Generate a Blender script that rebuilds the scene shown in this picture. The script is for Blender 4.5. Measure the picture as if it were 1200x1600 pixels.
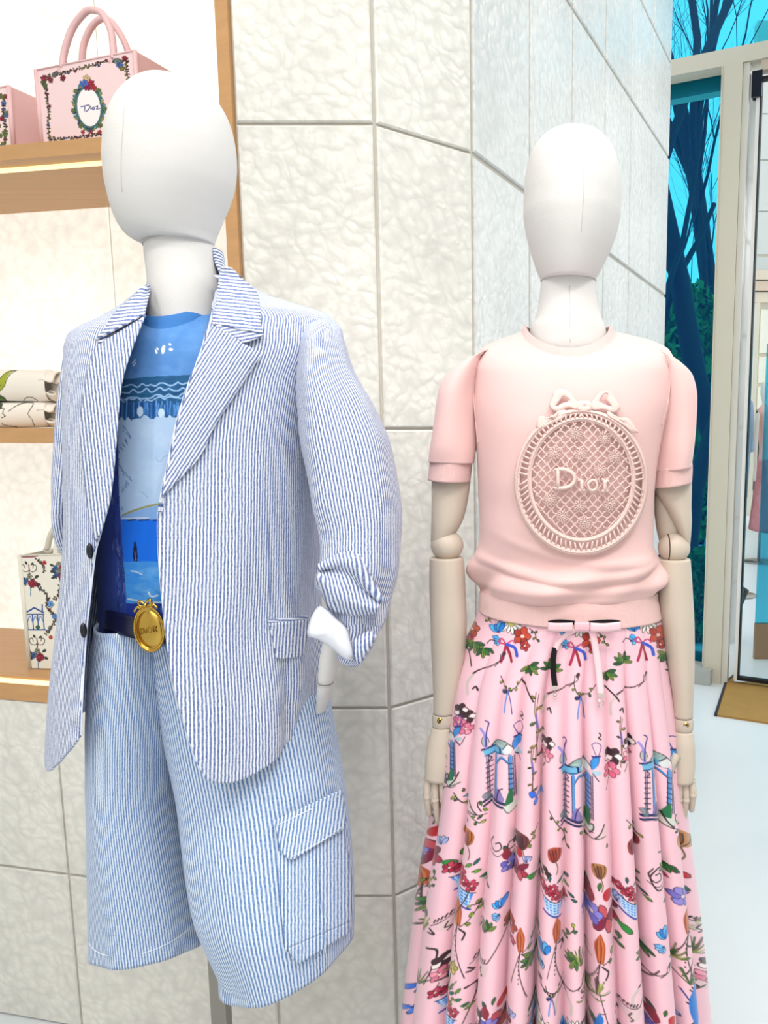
import bpy, bmesh, math, random
import numpy as np
from mathutils import Vector, Matrix
random.seed(7); np.random.seed(7)
for o in list(bpy.data.objects): bpy.data.objects.remove(o, do_unlink=True)
sc = bpy.context.scene
COL = sc.collection
PI = math.pi

# ------------------------------------------------------------------ camera
F, PX, PY, HOR, CAMH = 1250.0, 820.0, 850.0, 668.0, 1.40
PITCH = math.atan((PY - HOR) / F)
cd = bpy.data.cameras.new('camera'); cam = bpy.data.objects.new('camera', cd); COL.objects.link(cam)
cd.sensor_fit = 'VERTICAL'; cd.sensor_height = 36.0; cd.lens = F / 1600 * 36.0
cd.shift_x = -(PX - 600) / 1600; cd.shift_y = (PY - 800) / 1600
cd.clip_start = 0.05; cd.clip_end = 200
cam.location = (0, 0, CAMH); cam.rotation_euler = (PI / 2 - PITCH, 0, 0)
sc.camera = cam

# ------------------------------------------------------------------ world, lights, exposure
w = bpy.data.worlds.new('world'); sc.world = w; w.use_nodes = True
bg = w.node_tree.nodes['Background']; bg.inputs['Color'].default_value = (0.86, 0.93, 1.0, 1); bg.inputs['Strength'].default_value = 1.7
sc.view_settings.view_transform = 'Standard'; sc.view_settings.look = 'None'
sc.view_settings.gamma = 1.0; sc.view_settings.use_curve_mapping = False
sc.view_settings.exposure = 0.05
if hasattr(sc, 'cycles'):
    sc.cycles.max_bounces = 7; sc.cycles.diffuse_bounces = 3; sc.cycles.glossy_bounces = 3
def area(name, loc, tgt, size, power, color=(1, 0.97, 0.93), sy=None):
    l = bpy.data.lights.new(name, 'AREA'); l.energy = power; l.size = size; l.color = color
    if sy: l.shape = 'RECTANGLE'; l.size_y = sy
    o = bpy.data.objects.new(name, l); COL.objects.link(o); o.location = loc
    o.rotation_euler = (Vector(tgt) - Vector(loc)).to_track_quat('-Z', 'Y').to_euler(); return o
def spot(name, loc, tgt, power, angle, blend=0.5, radius=0.04, color=(1, 0.96, 0.9)):
    l = bpy.data.lights.new(name, 'SPOT'); l.energy = power; l.spot_size = math.radians(angle); l.spot_blend = blend
    l.shadow_soft_size = radius; l.color = color
    o = bpy.data.objects.new(name, l); COL.objects.link(o); o.location = loc
    o.rotation_euler = (Vector(tgt) - Vector(loc)).to_track_quat('-Z', 'Y').to_euler(); return o
# the shop's own ceiling lights, set in the ceiling (underside at 3.45 m) above and behind the camera
area('ceiling_panel_near_offscreen', (0.1, 0.1, 3.43), (0.1, 0.1, 0), 2.8, 50, (1, 0.985, 0.97), 2.0)
area('ceiling_panel_rear_offscreen', (-0.3, -2.0, 3.43), (-0.3, -2.0, 0), 3.0, 60, (1, 0.985, 0.97), 1.6)
area('ceiling_panel_right_offscreen', (1.6, 2.3, 3.43), (1.6, 2.3, 0), 1.6, 24, (1, 0.985, 0.97), 1.6)
spot('ceiling_spot_right_offscreen', (0.75, -0.1, 3.4), (0.06, 1.2, 1.25), 46, 36, .5, .025)
spot('ceiling_spot_left_offscreen', (-0.95, -0.2, 3.4), (-0.4, 1.15, 1.25), 38, 36, .5, .025)
spot('ceiling_spot_middle_offscreen', (0.35, -0.45, 3.4), (-0.42, 1.15, 1.3), 24, 30, .5, .025)

# ------------------------------------------------------------------ pixel helpers
CP, SP = math.cos(PITCH), math.sin(PITCH)
def ray(px, py):
    u = px - PX; v = PY - py
    return u, F * CP + v * SP, -F * SP + v * CP
def W(px, py, Y):
    x, y, z = ray(px, py); k = Y / y
    return Vector((x * k, Y, CAMH + z * k))
def Wz(px, py, z=0.0):
    x, y, zz = ray(px, py); k = (z - CAMH) / zz
    return Vector((x * k, y * k, z))
def plane_hit(px, py, p0, d):
    """vertical plane through p0 (x,y) with direction d (x,y)"""
    x, y, z = ray(px, py); n = (-d[1], d[0])
    k = (n[0] * p0[0] + n[1] * p0[1]) / (n[0] * x + n[1] * y)
    return Vector((x * k, y * k, CAMH + z * k))
def to_px(p):
    x, y, z = p[0], p[1], p[2] - CAMH
    f = y * CP - z * SP; up = y * SP + z * CP
    return PX + F * x / f, PY - F * up / f

def lin(c):
    return tuple((v / 12.92 if v <= 0.04045 else ((v + 0.055) / 1.055) ** 2.4) for v in [q / 255.0 for q in c])

def hermite(xs, ys, q):
    xs = np.asarray(xs, float); ys = np.asarray(ys, float)
    if xs[0] > xs[-1]: xs = xs[::-1]; ys = ys[::-1]
    h = np.diff(xs); d = np.diff(ys) / h
    m = np.zeros_like(ys); m[0] = d[0]; m[-1] = d[-1]
    for i in range(1, len(xs) - 1):
        if d[i - 1] * d[i] > 0:
            w1 = 2 * h[i] + h[i - 1]; w2 = h[i] + 2 * h[i - 1]
            m[i] = (w1 + w2) / (w1 / d[i - 1] + w2 / d[i])
    q = np.clip(np.asarray(q, float), xs[0], xs[-1])
    i = np.clip(np.searchsorted(xs, q) - 1, 0, len(xs) - 2)
    t = (q - xs[i]) / h[i]
    return ((2*t**3-3*t**2+1)*ys[i] + (t**3-2*t**2+t)*h[i]*m[i] + (-2*t**3+3*t**2)*ys[i+1] + (t**3-t**2)*h[i]*m[i+1])

def crom(pts, n=8, closed=False):
    P = [np.array(p, float) for p in pts]; out = []
    N = len(P); rng = range(N if closed else N - 1)
    for i in rng:
        if closed: a, b, c, d = P[(i-1) % N], P[i], P[(i+1) % N], P[(i+2) % N]
        else: a, b, c, d = P[max(i-1, 0)], P[i], P[i+1], P[min(i+2, N-1)]
        for k in range(n):
            t = k / n
            out.append(0.5*((2*b)+(-a+c)*t+(2*a-5*b+4*c-d)*t*t+(-a+3*b-3*c+d)*t**3))
    if not closed: out.append(P[-1])
    return out
def resample(pts, n):
    P = np.array(pts, float); s = np.concatenate([[0], np.cumsum(np.linalg.norm(np.diff(P, axis=0), axis=1))])
    q = np.linspace(0, s[-1], n)
    return np.stack([np.interp(q, s, P[:, k]) for k in range(P.shape[1])], 1)

# ------------------------------------------------------------------ object helpers
ORG = {}
def tag(o, label=None, cat=None, group=None, kind=None):
    if label: o['label'] = label
    if cat: o['category'] = cat
    if group: o['group'] = group
    if kind: o['kind'] = kind
    return o
def thing(name, label, cat, loc=(0, 0, 0), group=None):
    o = bpy.data.objects.new(name, None); COL.objects.link(o); o.location = loc; o.empty_display_size = 0.05
    ORG[o.name] = Vector(loc); return tag(o, label, cat, group)
def mk(name, verts, faces, mat, parent=None, smooth=True, uv=None, col=None, solid=0.0, sub=0, org=None, off=-1):
    if parent is not None: org = ORG[parent.name]
    elif org is None: org = Vector((0, 0, 0))
    V = np.asarray(verts, np.float32).reshape(-1, 3)
    o_ = np.array(org, np.float32)
    me = bpy.data.meshes.new(name)
    if isinstance(faces, np.ndarray):
        nf, k = faces.shape
        me.vertices.add(len(V)); me.vertices.foreach_set('co', (V - o_).ravel())
        me.loops.add(nf * k); me.loops.foreach_set('vertex_index', faces.astype(np.int32).ravel())
        me.polygons.add(nf); me.polygons.foreach_set('loop_start', np.arange(nf, dtype=np.int32) * k)
        me.update(calc_edges=True)
    else:
        me.from_pydata((V - o_).tolist(), [], faces)
    me.polygons.foreach_set('use_smooth', [smooth] * len(me.polygons))
    li = np.zeros(len(me.loops), np.int32); me.loops.foreach_get('vertex_index', li)
    if uv is not None:
        l = me.uv_layers.new(name='UVMap'); l.data.foreach_set('uv', np.asarray(uv, np.float32)[li].ravel())
    if col is not None:
        a = me.color_attributes.new('print', 'FLOAT_COLOR', 'POINT')
        c = np.ones((len(V), 4), np.float32); c[:, :3] = col; a.data.foreach_set('color', c.ravel())
    me.validate(); me.update()
    if isinstance(mat, (list, tuple)):
        for m_ in mat: me.materials.append(m_)
    elif mat: me.materials.append(mat)
    o = bpy.data.objects.new(name, me); COL.objects.link(o)
    if parent is not None: o.parent = parent
    if parent is None: o.location = org
    ORG[o.name] = Vector(org)
    if solid:
        s = o.modifiers.new('solid', 'SOLIDIFY'); s.thickness = solid; s.offset = off; s.use_even_offset = False
    if sub:
        s = o.modifiers.new('sub', 'SUBSURF'); s.levels = sub; s.render_levels = sub
    return o
def gridfaces(R, C, wrap=False):
    r = np.arange(R - 1)[:, None]; c = np.arange(C if wrap else C - 1)[None, :]
    c2 = (c + 1) % C
    return np.stack(np.broadcast_arrays(r*C+c, r*C+c2, (r+1)*C+c2, (r+1)*C+c), -1).reshape(-1, 4)
class MB:
    def __init__(s): s.v = []; s.f = []; s.uv = []
    def add(s, v, f, uv=None):
        n = len(s.v); v = [tuple(q) for q in v]
        s.v += v; s.f += [tuple(int(i) + n for i in q) for q in f]
        s.uv += [tuple(q) for q in uv] if uv is not None else [(q[0] * 10, q[2] * 10) for q in v]
    def box(s, c, hx, hy, hz, X=(1,0,0), Y=(0,1,0), Z=(0,0,1)):
        c = Vector(c); X = Vector(X); Y = Vector(Y); Z = Vector(Z)
        v = [c + X*hx*a + Y*hy*b + Z*hz*d for d in (-1,1) for b in (-1,1) for a in (-1,1)]
        s.add(v, [(0,2,3,1),(4,5,7,6),(0,1,5,4),(2,6,7,3),(0,4,6,2),(1,3,7,5)])
    def sweep(s, pts, r, n=8, closed=False, cap=True, flat=1.0, up=None):
        P = [Vector(p) for p in pts]; N = len(P)
        rr = r if hasattr(r, '__len__') else [r] * N
        T = []
        for i in range(N):
            a = P[(i-1) % N] if closed else P[max(i-1, 0)]; b = P[(i+1) % N] if closed else P[min(i+1, N-1)]
            t = (b - a); T.append(t.normalized() if t.length > 1e-9 else Vector((0,0,1)))
        ref = Vector(up) if up else (Vector((0,1,0)) if abs(T[0].y) < 0.9 else Vector((1,0,0)))
        v = []
        for i in range(N):
            a = T[i].cross(ref)
            if a.length < 1e-6: a = T[i].cross(Vector((0.3,0.2,1)))
            a.normalize(); b = a.cross(T[i]).normalized()
            if not up: ref = b
            for k in range(n):
                th = 2*PI*k/n
                v.append(P[i] + a*rr[i]*math.cos(th) + b*rr[i]*flat*math.sin(th))
        f = []
        for i in range(N if closed else N-1):
            j = (i+1) % N
            for k in range(n):
                k2 = (k+1) % n; f.append((i*n+k, i*n+k2, j*n+k2, j*n+k))
        if cap and not closed:
            f.append(tuple(range(n))[::-1]); f.append(tuple((N-1)*n+k for k in range(n)))
        s.add(v, f)
    def sphere(s, c, rx, ry=None, rz=None, n=16, m=10):
        ry = ry or rx; rz = rz or rx; c = Vector(c); v = []; f = []
        for i in range(m+1):
            ph = PI*i/m
            for k in range(n):
                th = 2*PI*k/n; v.append(c + Vector((rx*math.sin(ph)*math.cos(th), ry*math.sin(ph)*math.sin(th), rz*math.cos(ph))))
        for i in range(m):
            for k in range(n): f.append((i*n+k, (i+1)*n+k, (i+1)*n+(k+1)%n, i*n+(k+1)%n))
        s.add(v, f)
    def build(s, name, mat, parent=None, smooth=True, **kw):
        return mk(name, s.v, s.f, mat, parent, smooth, uv=s.uv, **kw)

# ------------------------------------------------------------------ lofted bodies
def tangent_fit(L, R, py, Y, b, e=1.0):
    """centre x and half width of the ellipse (centre depth Y, half depth b) whose outline is seen at pixels L and R"""
    rl, rr = ray(L, py), ray(R, py); mL, mR = rl[0]/rl[1], rr[0]/rr[1]; bb = b*(1 + .35*(1-e))
    tot = (mR - mL)*Y; lo, hi = 0.12*tot, tot
    f = lambda a: math.sqrt(a*a + (mR*bb)**2) + math.sqrt(a*a + (mL*bb)**2)
    for _ in range(40):
        a = (lo+hi)/2
        if f(a) > tot: hi = a
        else: lo = a
    a = (lo+hi)/2
    xl = mL*Y + math.sqrt(a*a + (mL*bb)**2); xr = mR*Y - math.sqrt(a*a + (mR*bb)**2)
    return (xl+xr)/2, a
class Body:
    """rings: (py, L, R, Y, b[, tz])  silhouette pixels, centre depth, half depth"""
    def __init__(s, rings, e=1.0, zf=0.0):
        s.e = e; z = []; X = []; a = []; Yc = []; b = []; tz = []; s.py = []
        for r in rings:
            py, L, R, Y, bb = r[:5]
            c = W((L+R)/2, py, Y); A = (W(R, py, Y).x - W(L, py, Y).x) / 2
            c.x, A = tangent_fit(L, R, py, Y, bb, e)
            if zf: c.z = W((L+R)/2, py, Y - zf*bb).z
            z.append(c.z); X.append(c.x); a.append(A); Yc.append(Y); b.append(bb); tz.append(r[5] if len(r) > 5 else 0.0); s.py.append(py)
        s.z, s.X, s.a, s.Yc, s.b, s.tz = map(np.array, (z, X, a, Yc, b, tz))
    def par(s, z):
        return [hermite(s.z, q, z) for q in (s.X, s.a, s.Yc, s.b, s.tz)]
    def pt(s, th, z, off=0.0):
        X, a, Y, b, tz = s.par(z)
        sn, cs = np.sin(th), np.cos(th); e = s.e
        q = np.sign(sn) * np.abs(sn)**e
        return np.stack(np.broadcast_arrays(X + (a+off)*q, Y - (b+off)*np.sign(cs)*np.abs(cs)**e, z + tz*q), -1)
    def frontv(s, px, py, off=0.0):
        px = np.asarray(px, float); py = np.asarray(py, float); off = np.asarray(off, float) + 0*px
        u = px - PX; v = PY - py; ry = F*CP + v*SP; rz = -F*SP + v*CP
        Y = np.full(px.shape, float(np.mean(s.Yc))); q = 0*px
        for _ in range(16):
            k = Y/ry; x = u*k; z = CAMH + rz*k
            zz = z - hermite(s.z, s.tz, z)*q
            X, a, Yc, b, tz = s.par(zz)
            q = np.clip((x - X)/(a + off), -0.9995, 0.9995)
            sn = np.abs(q)**(1/s.e); Yn = Yc - (b + off)*np.sqrt(np.maximum(0, 1 - sn*sn))**s.e
            Y = 0.4*Y + 0.6*Yn
        s.q = q; k = Y/ry
        return np.stack([u*k, Y, CAMH + rz*k], -1)
    def front(s, px, py, off=0.0):
        p = s.frontv(np.array([px]), np.array([py]), np.array([off]))[0]; s.q = float(s.q[0])
        return Vector(p)
    def tz_at(s, z): return float(hermite(s.z, s.tz, z))
    def theta(s, px, py):
        s.front(px, py); return math.copysign(math.asin(min(1, abs(s.q)**(1/s.e))), s.q)
    def loft(s, nz=60, nt=64, disp=None, cap=True, aref=None, th=None):
        zz = np.linspace(s.z[0], s.z[-1], nz); th = np.linspace(0, 2*PI, nt+1) - PI if th is None else th
        nt = len(th)-1
        Z, T = np.meshgrid(zz, th, indexing='ij')
        V = s.pt(T, Z)
        X, a, Y, b, tz = s.par(zz)
        if disp is not None:
            d = disp(T, (Z - zz[0]) / (zz[-1] - zz[0]))
            nx = np.sin(T); ny = -np.cos(T)
            V[..., 0] += d*nx; V[..., 1] += d*ny
        ar = aref if aref else float(np.max(a)) / (float(np.mean(Y)) / F)
        uv = np.stack([T * ar / 100, (zz[0] - Z)*F/np.mean(Y)/100 ], -1).reshape(-1, 2)
        V = V.reshape(-1, 3); Fc = gridfaces(nz, nt+1)
        return V, Fc, uv
def loft_obj(name, rings, mat, parent, e=1.0, nz=60, nt=64, disp=None, aref=None, solid=0, **kw):
    B = rings if isinstance(rings, Body) else Body(rings, e)
    V, Fc, uv = B.loft(nz, nt, disp, aref=aref)
    if not solid:   # close the ends
        c0 = V[:nt+1].mean(0); c1 = V[-(nt+1):].mean(0); n = len(V)
        V = np.vstack([V, c0, c1]); uv = np.vstack([uv, uv[0], uv[-1]])
        k = np.arange(nt); base = (nz-1)*(nt+1)
        tri = [(int(n), int(i+1), int(i)) for i in k] + [(int(n+1), int(base+i), int(base+i+1)) for i in k]
        Fc = [tuple(int(j) for j in f) for f in Fc] + tri
    o = mk(name, V, Fc, mat, parent, uv=uv, solid=solid, **kw)
    return o
def tube_rings(rings, n=32, sub=6, disp=None):
    """rings: (cx, cy, Y, a_px, ang_deg, b_m): ring whose wide axis lies at ang in the picture plane"""
    R = np.array(rings, float); t = np.arange(len(R)); q = np.linspace(0, len(R)-1, (len(R)-1)*sub+1)
    I = np.stack([hermite(t, R[:, k], q) for k in range(R.shape[1])], 1)
    th = np.linspace(-PI, PI, n+1); V = []; uv = []; s = 0; prev = None
    for i, (cx, cy, Y, a, ang, b) in enumerate(I):
        c = np.array(W(cx, cy, Y)); m = Y / F
        if prev is not None: s += math.hypot(cx-prev[0], cy-prev[1])
        prev = (cx, cy)
        ca, sa = math.cos(math.radians(ang)), math.sin(math.radians(ang))
        d = disp(th, q[i]/(len(R)-1)) if disp is not None else 0*th
        c[0], am = tangent_fit(cx-a, cx+a, cy, Y, b)
        A = am + d; Bm = b + d
        V.append(np.stack([c[0] + A*np.sin(th)*ca, c[1] - Bm*np.cos(th), c[2] - A*np.sin(th)*sa], 1))
        uv.append(np.stack([th*np.max(R[:, 3])/100, np.full_like(th, s/100)], 1))
    V = np.array(V); return V.reshape(-1, 3), gridfaces(len(I), n+1), np.array(uv).reshape(-1, 2), len(I)
def tube_obj(name, rings, mat, parent, n=32, sub=6, disp=None, solid=0, **kw):
    V, Fc, uv, m = tube_rings(rings, n, sub, disp)
    if not solid:
        k = len(V); c0 = V[:n+1].mean(0); c1 = V[-(n+1):].mean(0)
        V = np.vstack([V, c0, c1]); uv = np.vstack([uv, uv[0], uv[-1]])
        Fc = [tuple(int(j) for j in f) for f in Fc] + [(k, i+1, i) for i in range(n)] + [(k+1, (m-1)*(n+1)+i, (m-1)*(n+1)+i+1) for i in range(n)]
    return mk(name, V, Fc, mat, parent, uv=uv, solid=solid, **kw)
def strip_obj(name, B, A, Bl, mat, parent, N=40, M=14, off=0.006, rot=None, solid=0.003, offf=None, canvas=None):
    """sheet between two pixel polylines, laid on the front of body B"""
    A = resample(A, N); Bl = resample(Bl, N)
    ca, sa = (math.cos(math.radians(rot)), math.sin(math.radians(rot))) if rot is not None else (1, 0)
    t = np.linspace(0, 1, M)[None, :, None]; P = (A[:, None]*(1-t) + Bl[:, None]*t).reshape(-1, 2)
    o = np.full(len(P), off)
    if offf: o = o + np.array([offf(i/(N-1), j/(M-1)) for i in range(N) for j in range(M)])
    V = B.frontv(P[:, 0], P[:, 1], o); Fc = gridfaces(N, M)
    uv = np.stack([(P[:, 0]*ca + P[:, 1]*sa)/100, (-P[:, 0]*sa + P[:, 1]*ca)/100], 1)
    # face the camera
    a, b, c = V[Fc[0][0]], V[Fc[0][1]], V[Fc[0][2]]
    nn = np.cross(b-a, c-b)
    if nn[1] > 0: Fc = Fc[:, ::-1]
    return mk(name, V, Fc, mat, parent, uv=np.array(uv), solid=solid)

# ------------------------------------------------------------------ painted prints (flat print, kept as a colour attribute)
class Canvas:
    def __init__(s, x0, y0, x1, y1, k, color):
        s.x0, s.y0, s.k = x0, y0, k
        s.a = np.empty((int((y1-y0)*k)+1, int((x1-x0)*k)+1, 3), np.float32); s.a[:] = lin(color)
    def _box(s, xa, ya, xb, yb):
        H, Wd = s.a.shape[:2]
        i0 = max(0, int((xa-s.x0)*s.k)-1); i1 = min(Wd, int((xb-s.x0)*s.k)+2)
        j0 = max(0, int((ya-s.y0)*s.k)-1); j1 = min(H, int((yb-s.y0)*s.k)+2)
        if i1 <= i0 or j1 <= j0: return None
        X, Y = np.meshgrid(np.arange(i0, i1)/s.k + s.x0, np.arange(j0, j1)/s.k + s.y0)
        return (slice(j0, j1), slice(i0, i1)), X, Y
    def poly(s, pts, color, al=1.0):
        P = np.array(pts, float); r = s._box(P[:,0].min(), P[:,1].min(), P[:,0].max(), P[:,1].max())
        if r is None: return
        sl, X, Y = r; m = np.zeros(X.shape, bool); n = len(P)
        for i in range(n):
            x1, y1 = P[i]; x2, y2 = P[(i+1) % n]
            if y1 == y2: continue
            c = (Y < y1) != (Y < y2)
            m ^= c & (X < (x2-x1)*(Y-y1)/(y2-y1) + x1)
        s.a[sl][m] = s.a[sl][m]*(1-al) + np.array(lin(color), np.float32)*al
    def blob(s, pts, color, al=1.0, n=6): s.poly(crom(pts, n, True), color, al)
    def ell(s, x, y, rx, ry, color, al=1.0, rot=0):
        c, d = math.cos(rot), math.sin(rot)
        s.poly([(x+rx*math.cos(t)*c-ry*math.sin(t)*d, y+rx*math.cos(t)*d+ry*math.sin(t)*c) for t in np.linspace(0, 2*PI, 22)[:-1]], color, al)
    def line(s, pts, wdt, color, al=1.0, smooth=True, w2=None):
        wdt = wdt*getattr(s, 'lw', 1.0); w2 = w2*getattr(s, 'lw', 1.0) if w2 else w2
        P = crom(pts, 7) if smooth and len(pts) > 2 else [np.array(p, float) for p in pts]
        w2 = wdt if w2 is None else w2; n = len(P); C = np.array(lin(color), np.float32)
        for i in range(n-1):
            a, b = P[i], P[i+1]; hw = (wdt + (w2-wdt)*i/max(1, n-1))/2
            r = s._box(min(a[0], b[0])-hw-1, min(a[1], b[1])-hw-1, max(a[0], b[0])+hw+1, max(a[1], b[1])+hw+1)
            if r is None: continue
            sl, X, Y = r; d = b-a; L = d@d + 1e-9
            t = np.clip(((X-a[0])*d[0] + (Y-a[1])*d[1])/L, 0, 1)
            D = np.hypot(X-a[0]-t*d[0], Y-a[1]-t*d[1])
            m = (np.clip((hw - D)*s.k + 0.5, 0, 1)*al)[..., None]
            s.a[sl] = s.a[sl]*(1-m) + C*m
    def petal(s, x, y, L, wd, ang, color, ink=None, iw=0.7, al=1.0):
        c, d = math.cos(ang), math.sin(ang)
        T = lambda u, v: (x + u*c - v*d, y + u*d + v*c)
        s.blob([T(0,0), T(L*.35,-wd*.45), T(L*.75,-wd*.4), T(L,0), T(L*.75,wd*.4), T(L*.35,wd*.45)], color, al)
        if ink:
            s.line([T(0,0), T(L*.4,-wd*.5), T(L*.8,-wd*.38), T(L,0)], iw, ink); s.line([T(L,0), T(L*.8,wd*.42), T(L*.4,wd*.5)], iw, ink)
    def sample(s, x, y):
        H, Wd = s.a.shape[:2]
        u = np.clip((np.asarray(x)-s.x0)*s.k, 0, Wd-1.001); v = np.clip((np.asarray(y)-s.y0)*s.k, 0, H-1.001)
        i = u.astype(int); j = v.astype(int); fu = (u-i)[..., None]; fv = (v-j)[..., None]
        A = s.a
        return (A[j,i]*(1-fu)+A[j,i+1]*fu)*(1-fv) + (A[j+1,i]*(1-fu)+A[j+1,i+1]*fu)*fv

# ------------------------------------------------------------------ materials
def newmat(name):
    m = bpy.data.materials.new(name); m.use_nodes = True
    nt = m.node_tree; return m, nt, nt.nodes, nt.links, nt.nodes['Principled BSDF']
def mat(name, c, rough=0.6, metal=0.0, nscale=0, namt=0.0, bump=0.0, bscale=80, spec=0.4, sheen=0.0, aniso=None, emis=None, estr=0, coat=0):
    m, nt, N, L, P = newmat(name); base = (*lin(c), 1)
    P.inputs['Base Color'].default_value = base; P.inputs['Roughness'].default_value = rough; P.inputs['Metallic'].default_value = metal
    P.inputs['Specular IOR Level'].default_value = spec; P.inputs['Sheen Weight'].default_value = sheen; P.inputs['Coat Weight'].default_value = coat
    tc = N.new('ShaderNodeTexCoord')
    src = tc.outputs['Object']
    if aniso:
        mp = N.new('ShaderNodeMapping'); mp.inputs['Scale'].default_value = aniso; L.new(src, mp.inputs[0]); src = mp.outputs[0]
    if namt:
        n = N.new('ShaderNodeTexNoise'); n.inputs['Scale'].default_value = nscale; n.inputs['Detail'].default_value = 5; L.new(src, n.inputs['Vector'])
        r = N.new('ShaderNodeMapRange'); r.inputs[3].default_value = 1-namt; r.inputs[4].default_value = 1+namt*.6; L.new(n.outputs['Fac'], r.inputs[0])
        x = N.new('ShaderNodeMix'); x.data_type = 'RGBA'; x.blend_type = 'MULTIPLY'; x.inputs[0].default_value = 1; x.inputs[6].default_value = base
        L.new(r.outputs[0], x.inputs[7]); L.new(x.outputs[2], P.inputs['Base Color'])
    if bump:
        n = N.new('ShaderNodeTexNoise'); n.inputs['Scale'].default_value = bscale; n.inputs['Detail'].default_value = 4; L.new(src, n.inputs['Vector'])
        b = N.new('ShaderNodeBump'); b.inputs['Strength'].default_value = bump; b.inputs['Distance'].default_value = 0.004
        L.new(n.outputs['Fac'], b.inputs['Height']); L.new(b.outputs[0], P.inputs['Normal'])
    if emis: P.inputs['Emission Color'].default_value = (*lin(emis), 1); P.inputs['Emission Strength'].default_value = estr
    return m
def printmat(name, rough=0.5, sheen=0.0, bump=0.05, bscale=600, spec=0.35):
    m, nt, N, L, P = newmat(name)
    a = N.new('ShaderNodeAttribute'); a.attribute_name = 'print'; L.new(a.outputs['Color'], P.inputs['Base Color'])
    P.inputs['Roughness'].default_value = rough; P.inputs['Sheen Weight'].default_value = sheen; P.inputs['Specular IOR Level'].default_value = spec
    tc = N.new('ShaderNodeTexCoord'); n = N.new('ShaderNodeTexNoise'); n.inputs['Scale'].default_value = bscale; L.new(tc.outputs['Object'], n.inputs['Vector'])
    b = N.new('ShaderNodeBump'); b.inputs['Strength'].default_value = bump; b.inputs['Distance'].default_value = 0.002
    L.new(n.outputs['Fac'], b.inputs['Height']); L.new(b.outputs[0], P.inputs['Normal']); return m
def seersucker(name, pitch=5.2, dark=(96, 116, 168), light=(236, 240, 250), wob=1.0, duty=0.5):
    """striped puckered cotton; UV u is pixels/100 across the stripes"""
    m, nt, N, L, P = newmat(name)
    uv = N.new('ShaderNodeUVMap'); uv.uv_map = 'UVMap'
    n1 = N.new('ShaderNodeTexNoise'); n1.inputs['Scale'].default_value = 9; n1.inputs['Detail'].default_value = 3; L.new(uv.outputs[0], n1.inputs['Vector'])
    sep = N.new('ShaderNodeSeparateXYZ'); L.new(uv.outputs[0], sep.inputs[0])
    def math_(op, a, b=None, v=None):
        q = N.new('ShaderNodeMath'); q.operation = op
        if hasattr(a, 'default_value') or hasattr(a, 'links'): L.new(a, q.inputs[0])
        else: q.inputs[0].default_value = a
        if b is not None:
            if hasattr(b, 'links'): L.new(b, q.inputs[1])
            else: q.inputs[1].default_value = b
        return q.outputs[0]
    off = math_('MULTIPLY', math_('SUBTRACT', n1.outputs['Fac'], 0.5), 0.026*wob)
    u = math_('ADD', sep.outputs[0], off)
    ph = math_('MULTIPLY', u, 100/pitch*2*PI)
    s = math_('SINE', ph)
    rp = N.new('ShaderNodeMapRange'); rp.interpolation_type = 'SMOOTHSTEP'
    rp.inputs[1].default_value = -0.55 + (0.5-duty); rp.inputs[2].default_value = 0.55 + (0.5-duty); L.new(s, rp.inputs[0])
    mp = N.new('ShaderNodeMapping'); mp.inputs['Scale'].default_value = (1/(pitch/100)*1.0, 14, 1); L.new(uv.outputs[0], mp.inputs[0])
    n2 = N.new('ShaderNodeTexNoise'); n2.inputs['Scale'].default_value = 1.0; n2.inputs['Detail'].default_value = 3; L.new(mp.outputs[0], n2.inputs['Vector'])
    mix = N.new('ShaderNodeMix'); mix.data_type = 'RGBA'; mix.inputs[6].default_value = (*lin(light), 1); mix.inputs[7].default_value = (*lin(dark), 1)
    mp3 = N.new('ShaderNodeMapping'); mp3.inputs['Scale'].default_value = (100/pitch*.5, 30, 1); L.new(uv.outputs[0], mp3.inputs[0])
    n3 = N.new('ShaderNodeTexNoise'); n3.inputs['Scale'].default_value = 1.0; n3.inputs['Detail'].default_value = 2; L.new(mp3.outputs[0], n3.inputs['Vector'])
    r3 = N.new('ShaderNodeMapRange'); r3.inputs[1].default_value = .3; r3.inputs[2].default_value = .7; r3.inputs[3].default_value = .76; r3.inputs[4].default_value = 1.08; L.new(n3.outputs['Fac'], r3.inputs[0])
    L.new(math_('MULTIPLY', rp.outputs[0], r3.outputs[0]), mix.inputs[0])
    v = N.new('ShaderNodeMapRange'); v.inputs[3].default_value = 0.88; v.inputs[4].default_value = 1.08; L.new(n2.outputs['Fac'], v.inputs[0])
    mm = N.new('ShaderNodeMix'); mm.data_type = 'RGBA'; mm.blend_type = 'MULTIPLY'; mm.inputs[0].default_value = 1
    L.new(mix.outputs[2], mm.inputs[6]); L.new(v.outputs[0], mm.inputs[7]); L.new(mm.outputs[2], P.inputs['Base Color'])
    P.inputs['Roughness'].default_value = 0.8; P.inputs['Specular IOR Level'].default_value = 0.2; P.inputs['Sheen Weight'].default_value = 0.1
    b = N.new('ShaderNodeBump'); b.inputs['Strength'].default_value = 0.55; b.inputs['Distance'].default_value = 0.004
    L.new(n2.outputs['Fac'], b.inputs['Height']); L.new(b.outputs[0], P.inputs['Normal'])
    return m
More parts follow.
